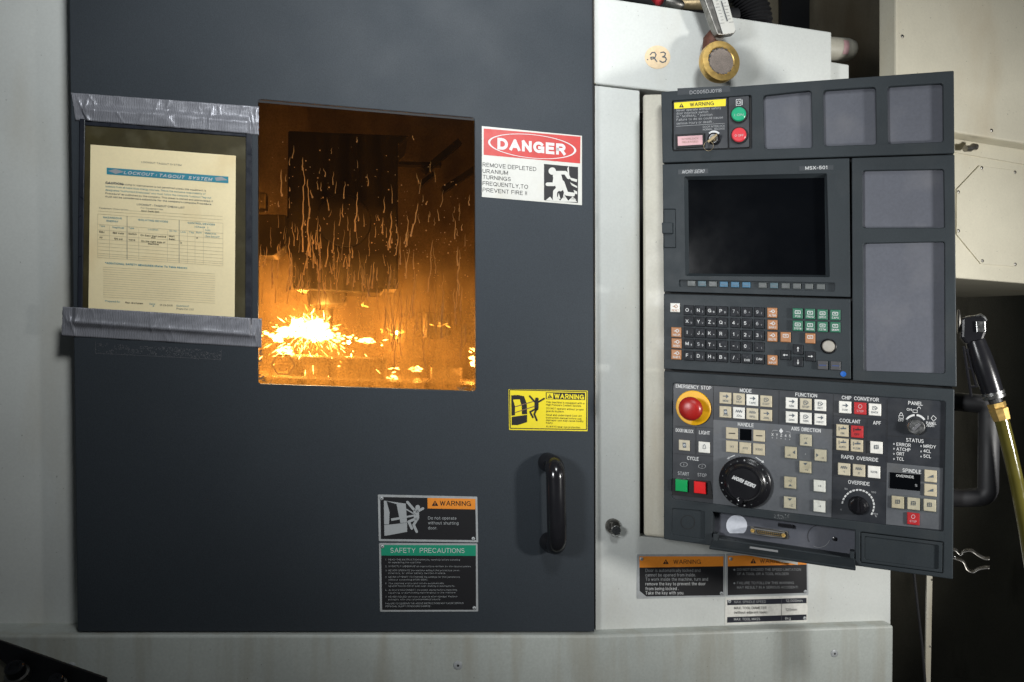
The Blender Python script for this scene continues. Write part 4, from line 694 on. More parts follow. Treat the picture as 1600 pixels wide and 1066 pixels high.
# clutter over the top edge
b = MB(); L = [D.at(1150 + 36 * math.sin(i / 44 * 1.3) - 8, -45 + i * 2.4, -0.22) for i in range(45)]
L = []; 
for i in range(61): t_ = i / 60; L.append(D.at(1118 + 62 * math.sin(t_ * 1.75), -60 + 110 * t_ ** 1.1, -0.20))
b.tube(L, [0.036 + 0.0035 * math.sin(i * 2.1) for i in range(61)], 'black_rubber', 20); b.build('corrugated_hose', smooth=True, label='black corrugated hose rising behind the upper white panel', cat='hose', angle=80)
t = thing('hose_valve', D.at(1070, 20, -0.08), 'red and brass hose valve lying on top edge of the white panel', 'valve')
b = MB(); b.tube([D.at(1020, -8, -0.07), D.at(1031, 2, -0.055), D.at(1033, 4, -0.053)], [0.009, 0.011, 0.007], 'red_fitting', 14); b.build('valve_handle', t, smooth=True)
b = MB(); b.tube([D.at(1040, 2, -0.085), D.at(1064, 8, -0.08), D.at(1068, 8, -0.08)], [0.010, 0.010, 0.006], 'dull_steel', 12); b.build('valve_stem', t, smooth=True)
b = MB(); b.tube([D.at(1060, 2, -0.10), D.at(1098, 2, -0.10), D.at(1104, -8, -0.10)], [0.016, 0.018, 0.018], 'key_metal', 10); b.build('valve_body', t, smooth=True)
b = MB(); b.tube([D.at(960, -14, -0.13), D.at(1010, -2, -0.13), D.at(1050, 18, -0.14), D.at(1090, 24, -0.15), D.at(1150, 26, -0.16)], 0.018, 'black_rubber', 12); b.build('black_hose', smooth=True, label='thin black hose lying along the top behind the red valve', cat='hose')
c = thing('white_canister', D.at(1320, 98, -0.1), 'stained white cylinder with red sticker poking out behind the upper panel', 'canister')
b = MB(); b.tube([D.at(1285, 75, -0.11), D.at(1322, 78, -0.11), D.at(1332, 79, -0.11), D.at(1337, 80, -0.11)], [0.0245, 0.0245, 0.020, 0.010], 'beige_paint', 24); b.build('canister_body', c, smooth=True, angle=50)
b = MB(); p0 = D.at(1309, 77, -0.11); p1 = D.at(1317, 78, -0.11); ax = (p1 - p0)
dirs = []
for i in range(9):
    a = math.radians(60 + i * 9); d = V((0, 0, 1)) * math.cos(a) * 0.0251 + D.ew * math.sin(a) * 0.0251; dirs.append(d)
b.add([p0 + d for d in dirs] + [p1 + d for d in dirs], [(i, i + 1, i + 10, i + 9) for i in range(8)], 'print_pink'); b.build('sticker', c)

# ================================================================== control panel
cp = thing('control_panel', C.at(1260, 905), 'dark grey operator control panel swung out on the right of the white cabinet', 'control panel')
pm = 'panel_plastic'
b = MB(); b.ppx(C, [(1003.5, 147), (1470, 135), (1470, 880), (1005, 838)], -0.105, -0.0365, 'beige_paint'); b.build('housing', cp, bevel=0.006, seg=3)
b = MB(); b.ppx(C, [(1037, 150), (1488, 116), (1488, 898), (1040, 838)], -0.036, -0.0335, 'black_gap'); b.build('chassis', cp)
kA = crop(1030, 110, 6.667); kM = crop(1030, 240, 4.845); kK = crop(1030, 420, 5.161); kR = crop(1270, 100, 2.961); kL = crop(1030, 590, 5.075); kQ = crop(1290, 600, 4.262); kB = crop(1030, 770, 3.404)
def pocket(px, r, depth, m='pocket_dust', name='recess_floor'):
    b = MB(); b.ppx(C, round_poly(px, r, 3), -depth - 0.002, -depth, m, wp=0); return b.build(name, cp)
# --- top strip
h1 = kA((130, 318), (960, 258), (962, 815), (135, 842)); P1 = [kA((1082, 262), (1582, 208), (1595, 805), (1095, 820)), kR((48, 122), (290, 106), (294, 372), (52, 380)), kR((345, 104), (602, 88), (604, 360), (349, 370))]
b = MB(); b.plate(C, [(1032.8, 143.5), (1490.5, 110.3), (1491.5, 239.3), (1035, 254.3)], [round_poly(h1, 3, 3)] + [round_poly(p, 5, 4) for p in P1], -0.016, 0, pm); b.build('top_strip', cp, bevel=0.0014)
for p in P1: pocket(p, 5, 0.009)
b = MB(); b.ppx(C, h1, -0.008, -0.0055, 'black_gap', wp=0); b.build('recess_floor', cp)
b = MB(); b.ppx(C, round_poly(kA((148, 322), (708, 282), (715, 812), (152, 828)), 1.5, 2), -0.0055, -0.002, 'membrane_dark'); b.ppx(C, round_poly(kA((722, 280), (935, 265), (940, 800), (728, 810)), 1.5, 2), -0.0055, -0.002, 'membrane_dark'); b.build('switch_plate', cp, bevel=0.0006)
b = MB(); b.ppx(C, kA((190, 188), (735, 160), (740, 222), (190, 258)), 0.0, 0.0003, 'tape_strip'); b.build('label_strip', cp)
b = MB(); w = -0.0016; b.flat(C, kA((155, 338), (695, 298), (692, 372), (158, 402)), w, 'label_yellow'); p = kA((232, 386))[0]; triangle(b, C, p[0], p[1], 6.4, w + .0003, 'print_black', 'label_yellow')
b.text(C, 'WARNING', *kA((320, 378))[0], 5.8, 'print_black', w + .0003, wid=37, bold=0.010)
for s_, y, x1 in (('Never operate without safety', 430, 635), ('door interlock switch', 462, 505), ('in " NORMAL " position', 494, 548), ('Failure to do so could cause', 528, 655), ('serious injury or death .', 566, 560)): b.text(C, s_, *kA((180, y))[0], 3.6, 'print_dim', w, wid=(x1 - 180) / 6.667)
b.stroke(C, kA((175, 584), (684, 552)), 0.5, w, 'print_dim', caps=False); b.text(C, 'DOOR INTERLOCK', *kA((455, 600))[0], 3, 'print_dim', w, wid=34); b.text(C, 'NORMAL  RELEASE', *kA((455, 628))[0], 3, 'print_dim', w, wid=34)
b.ring(C, *kA((572, 705))[0], 8.6, 11.6, w, 'print_white', 222, 318, 14); x, y = kA((832, 335))[0]
b.stroke(C, [(x - 4.5, y - 4.5), (x + 3, y - 5), (x + 3, y + 4.5), (x - 4.5, y + 5), (x - 4.5, y - 4.5)], 0.8, w, 'print_white', caps=False); b.ring(C, x - .8, y, 2, 2.8, w, 'print_white', n=16); b.stroke(C, [(x + 5, y - 4.5), (x + 5, y + 4)], 0.8, w, 'print_white', caps=False)
b.text(C, 'DC005DJ0118', *kA((318, 250))[0], 5.4, 'print_dim', 0.0006, wid=49); b.build('lettering', cp)
b = MB(); b.ppx(C, kA((168, 668), (470, 650), (472, 795), (172, 812)), -0.002, 0.003, 'black_gap'); pf = b.build('indicator_window', cp, bevel=0.0008)
b = MB(); b.flat(C, kA((192, 690), (450, 675), (452, 772), (195, 787)), 0.0033, 'print_pink'); b.text(C, 'INTERLOCK', *kA((235, 726))[0], 2.6, 'print_brown', 0.0036, wid=26); b.text(C, 'RELEASED', *kA((238, 758))[0], 2.6, 'print_brown', 0.0036, wid=25); b.build('pane', pf)
def keyswitch(px, py, r, ang, ring=False):
    b = MB(); b.lpx(C, px, py, [(r, -0.002), (r, 0.004), (r * 0.92, 0.005), (r * 0.72, 0.005)], 'black_plastic' if ring else 'steel', 26, 0, cap=False); b.lpx(C, px, py, [(r * 0.74, 0.003), (r * 0.72, 0.0055), (0.3, 0.0058)], 'steel', 24, 0)
    o = b.build('key_switch', cp, smooth=True); u, v = C.uv(px, py, 0); k = C.scale(px, py)[1] * r; b = MB(); d = (math.cos(ang), math.sin(ang)); n = (-d[1], d[0])
    b.prism(C, [(u + d[0] * s * k * 0.62 + n[0] * q * k * .16, v + d[1] * s * k * .62 + n[1] * q * k * .16) for s, q in ((-1, -1), (1, -1), (1, 1), (-1, 1))], 0.004, 0.0085, 'dull_steel' if ring else 'print_grey'); b.build('key_slot', o, bevel=0.0006); return o
ksw = keyswitch(1115.5, 217.5, 9.5, 0.9, True)
t = thing('key', C.at(1112, 232, 0.012), 'brass key left turned in the interlock switch of the control panel, wire ring hanging', 'key')
b = MB(); b.ppx(C, kA((498, 735), (548, 690), (600, 655), (606, 680), (560, 725), (512, 755)), 0.0135, 0.017, 'key_metal'); b.ppx(C, kA((540, 700), (575, 690), (580, 730), (548, 735)), 0.0055, 0.0135, 'key_metal'); b.build('key_bow', t, bevel=0.0006)
b = MB(); uu, vv = C.uv(*kA((515, 790))[0], 0.014); b.tube([C.P(uu + 0.0085 * math.cos(a), vv + 0.0085 * math.sin(a), 0.015) for a in [i * math.pi / 12 for i in range(25)]], 0.0004, 'key_metal', 6); b.build('key_ring', t, smooth=True)
for (x, y), m, s_ in ((kA((830, 463))[0], 'button_on', 'I ON'), (kA((833, 678))[0], 'button_off', 'O OFF')):
    b = MB(); b.lpx(C, x, y, [(13, -0.002), (13, 0.0015), (11.6, 0.0025)], 'black_gap', 28, 0); b.lpx(C, x, y, [(11.2, 0.001), (11.2, 0.0040), (9.8, 0.0056), (0.3, 0.006)], m, 28, 0); o = b.build('push_button', cp, smooth=True)
    b = MB(); b.text(C, s_, x, y + 1.8, 3.4, 'print_white', 0.0064, wid=14, align='C'); b.build('legend', o)
# --- monitor module
so = kM((190, 175), (1268, 150), (1290, 935), (200, 925)); si = kM((212, 192), (1250, 176), (1258, 916), (220, 904)); trough = kM((150, 957), (1330, 980), (1328, 1045), (152, 1008))
lat = kM((28, 418), (125, 418), (128, 716), (30, 716))
b = MB(); b.plate(C, [(1035.2, 257.0), (1327, 247.2), (1328.8, 464.2), (1037, 455.6)], [round_poly(so, 2, 2), round_poly(trough, 2, 2), round_poly(kM((32, 420), (124, 420), (126, 714), (34, 714)), 1, 2)], -0.016, 0, pm); b.build('monitor_bezel', cp, bevel=0.0012)
b = MB(); A = [C.uv(x, y, 0) for x, y in so]; Bq = [C.uv(x, y, 0) for x, y in si]
b.add([C.P(u, v, -0.0005) for u, v in A] + [C.P(u, v, -0.010) for u, v in Bq], [(i, i + 4, (i + 1) % 4 + 4, (i + 1) % 4)[::-1] for i in range(4)], pm); b.build('screen_surround', cp)
b = MB(); b.ppx(C, si, -0.013, -0.0098, 'screen_glass', wp=0); b.build('screen', cp)
b = MB(); b.ppx(C, trough, -0.007, -0.005, pm, wp=0); b.build('key_trough', cp)
b = MB(); b.ppx(C, kM((35, 423), (122, 423), (124, 711), (37, 711)), -0.010, -0.0006, pm, wp=0); o = b.build('card_cover', cp, bevel=0.0006)
b = MB(); b.ppx(C, kM((18, 522), (100, 522), (101, 606), (22, 606)), -0.0006, 0.004, pm); b.build('latch', o, bevel=0.0015)
for q in (kM((143, 122), (370, 114), (371, 151), (143, 159)), kM((1060, 96), (1318, 88), (1319, 122), (1061, 131))): b = MB(); b.ppx(C, q, 0, 0.0004, 'tape_strip'); b.build('name_badge', cp)
b = MB()
b.text(C, 'MORI SEIKI', *kM((172, 152))[0], 5.4, 'print_dim', 0.0007, wid=34, bold=0.015, slant=0.35); b.text(C, 'MSX-501', *kM((1106, 123))[0], 5.2, 'print_white', 0.0007, wid=34, bold=0.012)
b.build('lettering', cp)
KC = {}
def key(px, py, wp, hp, m, name='key', ht=0.0045, w=0.0, draft=0.10):
    u, v = C.uv(px, py, w); ku, kv = C.scale(px, py, w); a, c_ = round(wp * ku / 2, 4), round(hp * kv / 2, 4); k = (a, c_, m, ht)
    if k not in KC:
        b = MB(); f = Frame((0, 0, 0), -0.411); i = 1 - draft
        vs = [f.P(x * a, y * c_, z) for z, s in ((-0.003, 1), (ht * 0.75, 1), (ht, i)) for x, y in ((-s, -s), (s, -s), (s, s), (-s, s))]
        b.add(vs, [(3, 2, 1, 0), (8, 9, 10, 11)] + [(r * 4 + j, r * 4 + (j + 1) % 4, r * 4 + 4 + (j + 1) % 4, r * 4 + 4 + j) for r in (0, 1) for j in range(4)], m)
        KC[k] = b.mesh(name, V((0, 0, 0)))
    o = bpy.data.objects.new(name, KC[k]); place(o, C.P(u, v, w), cp, bevel=0.0005); o['_wp'] = 0; del o['_wp']; return o
def legend(o, items, w):                        # items: (text, px, py, cap height, colour, width)
    b = MB()
    for s_, x, y, h, m, wd in items: b.text(C, s_, x, y, h, m, w, wid=wd, align='C', bold=0.012)
    if b.v: b.build('legend', o)
sx = (245, 325, 407, 490, 575, 660, 783, 870, 957, 1043, 1135, 1223); sm_ = ('softgrey', 'softteal', 'softgrey', 'softblue', 'softblue', 'softblue', 'softgrey', 'softteal', 'softgrey', 'softgrey', 'softgrey', 'softgrey')
for i, x in enumerate(sx):
    p = kM((x, 985 + (x - 245) * 0.0255))[0]; o = key(p[0], p[1], 12.6, 8.6, 'key_' + sm_[i], 'soft_key', 0.0035, -0.005)
    if i not in (0, 11): b = MB(); b.stroke(C, [(p[0] - 3, p[1] + .6), (p[0] + 3, p[1] + .8)], 0.9, -0.0010, 'print_ink' if sm_[i] == 'softblue' else 'print_grey'); b.build('legend', o)
# --- right column module
P2 = [kR((230, 493), (606, 486), (610, 758), (232, 758)), kR((234, 830), (610, 822), (612, 1432), (238, 1420))]
b = MB(); b.plate(C, [(1330.8, 246.9), (1491.6, 241.6), (1495, 604.6), (1332.4, 594.6)], [round_poly(p, 4, 4) for p in P2], -0.016, 0, pm); b.build('blank_column', cp, bevel=0.0014)
for p in P2: pocket(p, 4, 0.009)
# --- keyboard module
b = MB(); b.ppx(C, [(1037, 459.2), (1328.8, 467.4), (1329.6, 592.6), (1037.2, 576.4)], -0.016, 0, pm); b.build('keyboard_plate', cp, bevel=0.0012)
cols = (1076.6, 1094.2, 1111.6, 1129.2, 1149.2, 1167.3, 1186.2); rows = (484.9, 502.4, 519.9, 537.4, 555.8)
KB = ['O( N) G@ P& 7\\ 8^ 9/', 'Xu Yv Zw Q? 4< 5. 6>', 'I, JA K= R; 1/ 2v 3\\', 'M# S$ T* L+ -( 0. .)', 'F[ D] H& B% /: ;E CAN']
for r, ry in enumerate(rows):
    for c_, x in enumerate(cols):
        y = ry + (x - 1076.6) * (ry - 384) / (1076 + 2316); o = key(x, y, 15.4, 15.2, 'black_key'); s_ = KB[r].split()[c_]; m = 'print_white' if (r, c_) not in ((0, 4), (0, 5), (0, 6), (1, 6), (3, 1)) else 'print_dim'
        if s_ == 'CAN': legend(o, [('CAN', x, y + 1.5, 3.4, m, 9)], 0.0048)
        elif s_ == ';E': legend(o, [('EOB', x, y + 4, 3.2, m, 8.5), (';', x, y - 1.5, 2.4, 'print_dim', None)], 0.0048)
        else: legend(o, [(s_[0], x - 3.0, y + 2.1, 5.2, m, None), (s_[1], x + 3.6, y + 3.0, 3.2, 'print_dim', None)], 0.0048)
def ckey(p, m, s_, sz=16, hz=16.4, lm='print_white', icon='screen'):
    x, y = p; o = key(x, y, sz, hz, m); b = MB(); w = 0.0048
    if icon == 'screen': b.stroke(C, [(x - 4, y - 4.5), (x + 4, y - 4.3), (x + 4, y + .2), (x - 4, y), (x - 4, y - 4.5)], 0.9, w, lm, caps=False); b.stroke(C, [(x - 1.4, y - 2.4), (x + 1.4, y - 2)], 0.9, w, lm)
    elif icon == 'diamond': b.stroke(C, [(x - 2, y - 2.5), (x + 1.2, y - 5), (x + 4, y - 2), (x + 1, y + .4), (x - 2, y - 2.5)], 0.9, w, lm, caps=False); b.stroke(C, [(x - 4, y - 2), (x, y - 2)], 0.9, w, lm)
    if s_: b.text(C, s_, x, y + 5.6, 3.0, lm, w, wid=min(11, 2.6 * len(s_)), align='C', bold=0.01)
    b.build('legend', o); return o
for p, s_ in zip(kK((1117, 362), (1217, 366), (1317, 371), (1420, 374)), ('POS', 'PROG', 'OFFST', 'CAPS')): ckey(p, 'key_green', s_)
for p, s_ in zip(kK((1117, 461), (1217, 466), (1317, 469), (1420, 472)), ('SYSTM', 'MESSG', 'CSTM', 'GRAPH')): ckey(p, 'key_green', s_)
for p, s_ in zip(kK((912, 356), (914, 453), (913, 549), (914, 737), (140, 513), (142, 602), (140, 693)), ('ALTER', 'INSRT', 'DELTE', 'INPUT', 'HELP', 'RESET', 'SHIFT')): ckey(p, 'key_orange', s_, 15.6, 15.4, icon='diamond')
for p in kK((1020, 552), (1218, 562)): ckey(p, 'key_orange', '', 16, 15.8)
ckey(kK((130, 315))[0], 'key_white', 'RESET', 14.6, 14.0, 'key_orange', 'diamond')
for p, d in zip(kK((1019, 696), (1119, 651), (1119, 750), (1218, 707)), ((-1, 0), (0, -1), (0, 1), (1, 0))):
    o = key(*p, 15.6, 15.4, 'black_key'); x, y = p; b = MB(); b.stroke(C, [(x - d[0] * 3, y - d[1] * 3), (x + d[0] * 2, y + d[1] * 2)], 1.1, 0.0048, 'print_white'); b.flat(C, [(x + d[0] * 4.4, y + d[1] * 4.4), (x + d[0] * 1.4 + d[1] * 1.9, y + d[1] * 1.4 + d[0] * 1.9), (x + d[0] * 1.4 - d[1] * 1.9, y + d[1] * 1.4 - d[0] * 1.9)], 0.0051, 'print_white'); b.build('legend', o)
for p in kK((1318, 778), (1422, 782)):
    o = key(*p, 15.8, 14.4, 'key_dark'); b = MB(); b.stroke(C, [(p[0] - 5, p[1]), (p[0] + 5, p[1] + .3)], 1.6, 0.0048, 'ink_blue'); b.build('legend', o)
p = kK((1365, 626))[0]; b = MB(); b.lpx(C, *p, [(12, 0), (12, 0.0012), (10.6, 0.002), (10, 0.001)], 'black_plastic', 28); b.lpx(C, *p, [(9.4, 0), (9.2, 0.005), (8, 0.007), (0.3, 0.0078)], 'grey_knob', 28); b.build('trackball', cp, smooth=True)
b = MB(); b.lpx(C, 1317.5, 584.5, [(4.4, 0), (4.2, 0.0008), (0.2, 0.001)], 'blue_dot', 18); b.build('blue_marker', cp)
# --- lower module
inner = [(1051, 598.5), (1477.5, 627), (1474, 831), (1049.5, 779.5)]
cov_l = kB((68, 84), (238, 98), (238, 246), (66, 222)); bay = kB((284, 102), (1042, 200), (1040, 350), (282, 238)); cov_r = kB((1070, 208), (1512, 262), (1510, 430), (1070, 372))
b = MB(); b.plate(C, [(1037.4, 580.0), (1491.4, 608.2), (1489, 905.5), (1037, 842.5)], [round_poly(inner, 5, 4), round_poly(cov_l, 3, 3), bay, round_poly(cov_r, 2, 2)], -0.016, 0, pm); b.build('lower_frame', cp, bevel=0.0016)
b = MB(); b.ppx(C, inner, -0.0075, -0.004, 'membrane_dark', wp=0); b.build('key_plate', cp)
wi = -0.0036
b = MB(); b.flat(C, kL((430, 335), (950, 372), (1375, 412), (1368, 1110), (428, 1002)), wi, 'membrane_grey'); b.flat(C, kQ((408, 525), (782, 560), (770, 972), (402, 935)), wi, 'membrane_grey'); b.build('key_field', cp)
b = MB(); w2 = wi + .0003
for f, p, q in ((kL, (430, 70), (428, 335)), (kL, (950, 105), (948, 372)), (kL, (122, 385), (430, 402)), (kL, (120, 603), (428, 625)), (kL, (290, 395), (290, 610)), (kQ, (52, 70), (40, 900)), (kQ, (410, 105), (408, 525)), (kQ, (52, 212), (408, 240)), (kQ, (50, 452), (408, 488)), (kQ, (275, 230), (272, 470)), (kQ, (48, 612), (405, 650)), (kQ, (410, 345), (785, 372))): b.stroke(C, f(p, q), 0.6, w2, 'black_gap', caps=False)
TX = lambda s_, f, x, y, x1, h=3.6, m='print_white', bo=0.012: b.text(C, s_, *f((x, y))[0], h, m, w2, wid=(x1 - x) / (5.075 if f is kL else 4.262), bold=bo)
for a_ in (('EMERGENCY  STOP', kL, 132, 80, 408, 5.6), ('MODE', kL, 640, 115, 732, 5.6), ('FUNCTION', kL, 1080, 148, 1250, 5.6), ('HANDLE', kL, 624, 384, 748, 5.6), ('AXIS  DIRECTION', kL, 1048, 418, 1278, 5.6), ('DOOR UNLOCK', kL, 132, 430, 270, 5.4), ('LIGHT', kL, 316, 448, 402, 5.6), ('CYCLE', kL, 222, 652, 312, 5.6), ('START', kL, 148, 772, 236, 5.4, 'print_dim'), ('STOP', kL, 304, 784, 376, 5.4, 'print_dim'), ('CHIP  CONVEYOR', kQ, 108, 102, 350, 5.6), ('COOLANT', kQ, 94, 254, 230, 5.6), ('APF', kQ, 316, 270, 368, 5.6), ('RAPID  OVERRIDE', kQ, 104, 496, 346, 5.6), ('OVERRIDE', kQ, 150, 664, 292, 5.6), ('PANEL', kQ, 550, 138, 646, 5.6), ('STATUS', kQ, 536, 384, 652, 5.6), ('SPINDLE', kQ, 512, 586, 636, 5.6), ('ON', kQ, 540, 178, 574, 4.0), ('OFF', kQ, 484, 250, 522, 4.2), ('PANEL', kQ, 670, 268, 738, 4.2), ('/EDIT', kQ, 672, 284, 726, 4.2), ('ERROR', kQ, 472, 412, 566, 5.0), ('ATCHP', kQ, 472, 443, 564, 5.0), ('ORT', kQ, 472, 474, 524, 5.0), ('TCL', kQ, 472, 508, 522, 5.0), ('MRDY', kQ, 652, 424, 734, 5.0), ('4CL', kQ, 652, 456, 702, 5.0), ('5CL', kQ, 652, 490, 702, 5.0), ('X  Y  Z  4  5', kL, 890, 462, 1042, 4.2), ('0', kQ, 98, 842, 108, 2.6, 'print_dim'), ('50', kQ, 126, 704, 146, 2.8, 'print_dim'), ('100', kQ, 304, 726, 336, 2.8, 'print_dim'), ('150', kQ, 316, 870, 348, 2.8, 'print_dim'), ('%', kQ, 328, 886, 342, 2.8, 'print_dim')): TX(*a_)
for p in kQ((455, 400), (455, 432), (455, 466), (455, 500), (636, 414), (636, 450), (636, 484)): b.flat(C, circle(*p, 1.5, 10), w2, 'print_dim')
for p in kL((897, 478), (932, 480), (966, 484), (1000, 488), (1034, 492), (1160, 607)): b.flat(C, circle(*p, 0.9, 8), w2, 'print_dim')
b.stroke(C, kL((895, 428), (905, 418), (940, 420)), 0.7, w2, 'print_dim', caps=False); b.stroke(C, kL((1005, 428), (1035, 432), (1040, 446)), 0.7, w2, 'print_dim', caps=False); b.flat(C, kL((950, 424), (966, 402), (984, 426), (966, 444)), w2, 'print_white')
for L in ([(545, 640), (600, 616)], [(765, 632), (820, 668)]): b.stroke(C, kL(*L), 1.3, w2, 'print_white', caps=False)
b.flat(C, kL((535, 646), (552, 628), (560, 646)), w2 + .0002, 'print_white'); b.flat(C, kL((832, 676), (808, 674), (824, 654)), w2 + .0002, 'print_white')
for cx, cy in ((195, 690), (340, 704)): b.ring(C, *kL((cx, cy))[0], 5.2, 6, w2, 'print_dim', n=20, ry=0.6); b.stroke(C, kL((cx, cy - 8), (cx, cy + 8)), 0.7, w2, 'print_dim', caps=False)
for i in range(17):
    a0 = 188 + i * 12.3; b.ring(C, *kQ((216, 812))[0], 23.6, 26.2, w2, 'print_white', a0, a0 + 9, 3)
b.ring(C, *kQ((598, 280))[0], 15.5, 18.6, w2, 'print_white', 214, 266, 10); b.ring(C, *kQ((598, 280))[0], 15.5, 18.6, w2, 'print_white', 276, 326, 10)
x, y = kQ((503, 210))[0]; b.stroke(C, [(x - 3.4, y), (x + 3.4, y + .4), (x + 3.4, y + 4.6), (x - 3.4, y + 4.2), (x - 3.4, y)], 0.8, w2, 'print_white', caps=False); b.ring(C, x, y, 2, 2.8, w2, 'print_white', 180, 360, 10, ry=1.7)
x, y = kQ((596, 172))[0]; b.stroke(C, [(x - 3.4, y), (x + 3.4, y + .4), (x + 3.4, y + 4.6), (x - 3.4, y + 4.2), (x - 3.4, y)], 0.8, w2, 'print_white', caps=False); b.ring(C, x + 6, y - 1, 2, 2.8, w2, 'print_white', 180, 360, 10, ry=1.4)
b.stroke(C, kQ((682, 212), (682, 238)), 0.9, w2, 'print_white', caps=False); b.stroke(C, kQ((702, 228), (718, 210), (738, 230), (718, 248), (702, 228)), 0.8, w2, 'print_white', caps=False)
b.build('lettering', cp)
# emergency stop
ex, ey = kL((270, 241))[0]; b = MB(); b.lpx(C, ex, ey, [(27, -0.004), (27, 0.0005), (26, 0.0015), (0.5, 0.0018)], 'estop_yellow', 44); o = b.build('emergency_stop', cp, smooth=True)
b = MB(); b.lpx(C, ex, ey, [(11, 0.001), (11, 0.020), (16.5, 0.022), (18.3, 0.025), (18.3, 0.028), (17, 0.032), (13, 0.0352), (8, 0.037), (0.3, 0.0375)], 'estop_red', 44); b.build('mushroom_cap', o, smooth=True, angle=70)
# square push keys
IC = {}
def pkey(f, x, y, m, s_='', ic=None, sz=18.4, cover=False, lm='print_ink'):
    p = f((x, y))[0]; ht = 0.0032; o = key(p[0], p[1], sz, sz * 0.965, m, 'push_key', ht, -0.0036, 0.05); b = MB(); w = -0.0036 + ht + .0004; X, Y = p
    if ic == 'play': b.stroke(C, [(X - 4, Y - 3), (X + 1, Y - 2.8)], 1.5, w, lm, caps=False); b.flat(C, [(X + 1, Y - 6), (X + 5, Y - 2.5), (X + 1, Y + .8)], w, lm)
    elif ic == 'diamond': b.stroke(C, [(X - 3, Y - 5), (X + 1, Y - 5), (X + 4, Y - 2.2), (X + 1, Y + .6), (X - 3, Y + .4), (X - 3, Y - 5)], 0.9, w, lm, caps=False); b.stroke(C, [(X - 1, Y - 3.4), (X + 1.4, Y - 1)], 0.9, w, lm)
    elif ic == 'wave': b.stroke(C, [(X - 5, Y - 1), (X - 3.5, Y - 5), (X - 2, Y - .6), (X - .5, Y - 4.8), (X + 1, Y - .4), (X + 2.5, Y - 4.6), (X + 4, Y - .3), (X + 5, Y - 3)], 0.8, w, lm, caps=False)
    elif ic == 'arrow': b.stroke(C, [(X - 4.4, Y), (X + 4.4, Y + .3)], 1.6, w, 'print_black')
    elif ic == 'valve': b.stroke(C, [(X - 2, Y - 3), (X + 5, Y - 3)], 2.4, w, lm); b.stroke(C, [(X + 1.5, Y - 6), (X + 1.5, Y - 3)], 1.2, w, lm); b.stroke(C, [(X - 5, Y - 6), (X - 5, Y)], 0.9, w, lm, caps=False)
    elif ic == 'ring': b.ring(C, X, Y - 3, 2.4, 3.3, w, lm, n=18)
    elif ic == 'bell': b.stroke(C, [(X - 2.4, Y + 2), (X - 1.4, Y - 3), (X, Y - 4.4), (X + 1.4, Y - 3), (X + 2.4, Y + 2), (X - 2.4, Y + 2)], 0.7, w, lm, caps=False)
    elif ic == 'lock': b.flat(C, [(X - 3, Y - 4), (X + 2, Y - 4), (X + 3, Y + 4), (X - 2, Y + 4)], w, lm); b.ring(C, X, Y, 0.8, 1.8, w + .0002, 'print_white', n=12)
    elif ic == 'grid':
        for i in (-3, 0, 3): b.stroke(C, [(X + i, Y - 4), (X + i, Y + 3)], 0.8, w, lm, caps=False)
        b.stroke(C, [(X - 4, Y - .5), (X + 4, Y - .3)], 0.8, w, lm, caps=False); b.ring(C, X, Y - .5, 2.6, 3.4, w, lm, n=16)
    elif ic == 'wedge': b.flat(C, [(X - 5, Y + 2.5), (X + 5, Y + 2.8), (X + 5, Y - 2)], w, lm)
    elif ic in ('up', 'down', 'left', 'right'):
        q = {'up': [(-3, 6), (3, 6), (0, 2.4)], 'down': [(-3.4, -6.5), (3.4, -6.5), (0, -2.6)], 'left': [(6.5, -3), (6.5, 3), (3, 0)], 'right': [(-6.5, -3), (-6.5, 3), (-3, 0)]}[ic]; b.flat(C, [(X + i, Y + j) for i, j in q], w, lm)
    if s_:
        dx, dy = {'up': (0, -1), 'down': (2, 6), 'left': (-3, 6), 'right': (3, 6), None: (0, 1.8)}.get(ic, (0, 6.0)); b.text(C, s_, X + dx, Y + dy, 3.3, lm, w, wid=min(13, 2.7 * len(s_)), align='C', bold=0.006)
    if b.v: b.build('legend', o)
    if cover:                                    # clear guard raised over the key
        b = MB(); ku, kv = C.scale(X, Y); u, v = C.uv(X, Y, -0.0036); a = sz * ku * .53; c_ = sz * kv * .53; fl = 1.18
        vs = [C.P(u + x * a * s, v + y * c_ * s, z) for z, s in ((-0.0034, fl), (-0.002, fl), (-0.002, 1.02), (0.0042, 1.0)) for x, y in ((-1, -1), (1, -1), (1, 1), (-1, 1))]
        b.add(vs, [(12, 13, 14, 15)] + [(r * 4 + j, r * 4 + (j + 1) % 4, r * 4 + 4 + (j + 1) % 4, r * 4 + 4 + j) for r in range(3) for j in range(4)], 'clear_cap'); b.build('clear_cap', o, bevel=0.0006)
    return o
kf = crop(1110, 600, 7.615); kh = crop(1110, 660, 7.105)
for x, y, m, s_, ic in ((180, 168, 'key_tan', 'MEM', 'play'), (340, 180, 'key_tan', 'MDI', 'diamond'), (500, 193, 'key_white', 'TAPE', 'play'), (664, 206, 'key_tan', 'EDIT', 'diamond'), (180, 333, 'key_tan', 'JOG', 'lock'), (340, 345, 'key_white', 'JOG', 'wave'), (500, 357, 'key_beige', 'RPD', 'wave'), (664, 372, 'key_tan', 'ZRN', 'play'), (967, 230, 'key_white', 'SBK', 'play'), (1135, 240, 'key_beige', 'STOP', 'diamond'), (1308, 253, 'key_white', 'BDT', 'diamond'), (967, 396, 'key_white', 'DRN', 'play'), (1135, 408, 'key_white', 'SRN', 'diamond'), (1308, 422, 'key_white', 'HINT', 'play'),
    (257, 587, 'key_tan', '', 'arrow'), (580, 616, 'key_tan', '', 'arrow'), (257, 745, 'key_tan', 'X1', None), (415, 763, 'key_tan', 'X10', None), (578, 778, 'key_tan', 'X100', None)): pkey(kf, x, y, m, s_, ic)
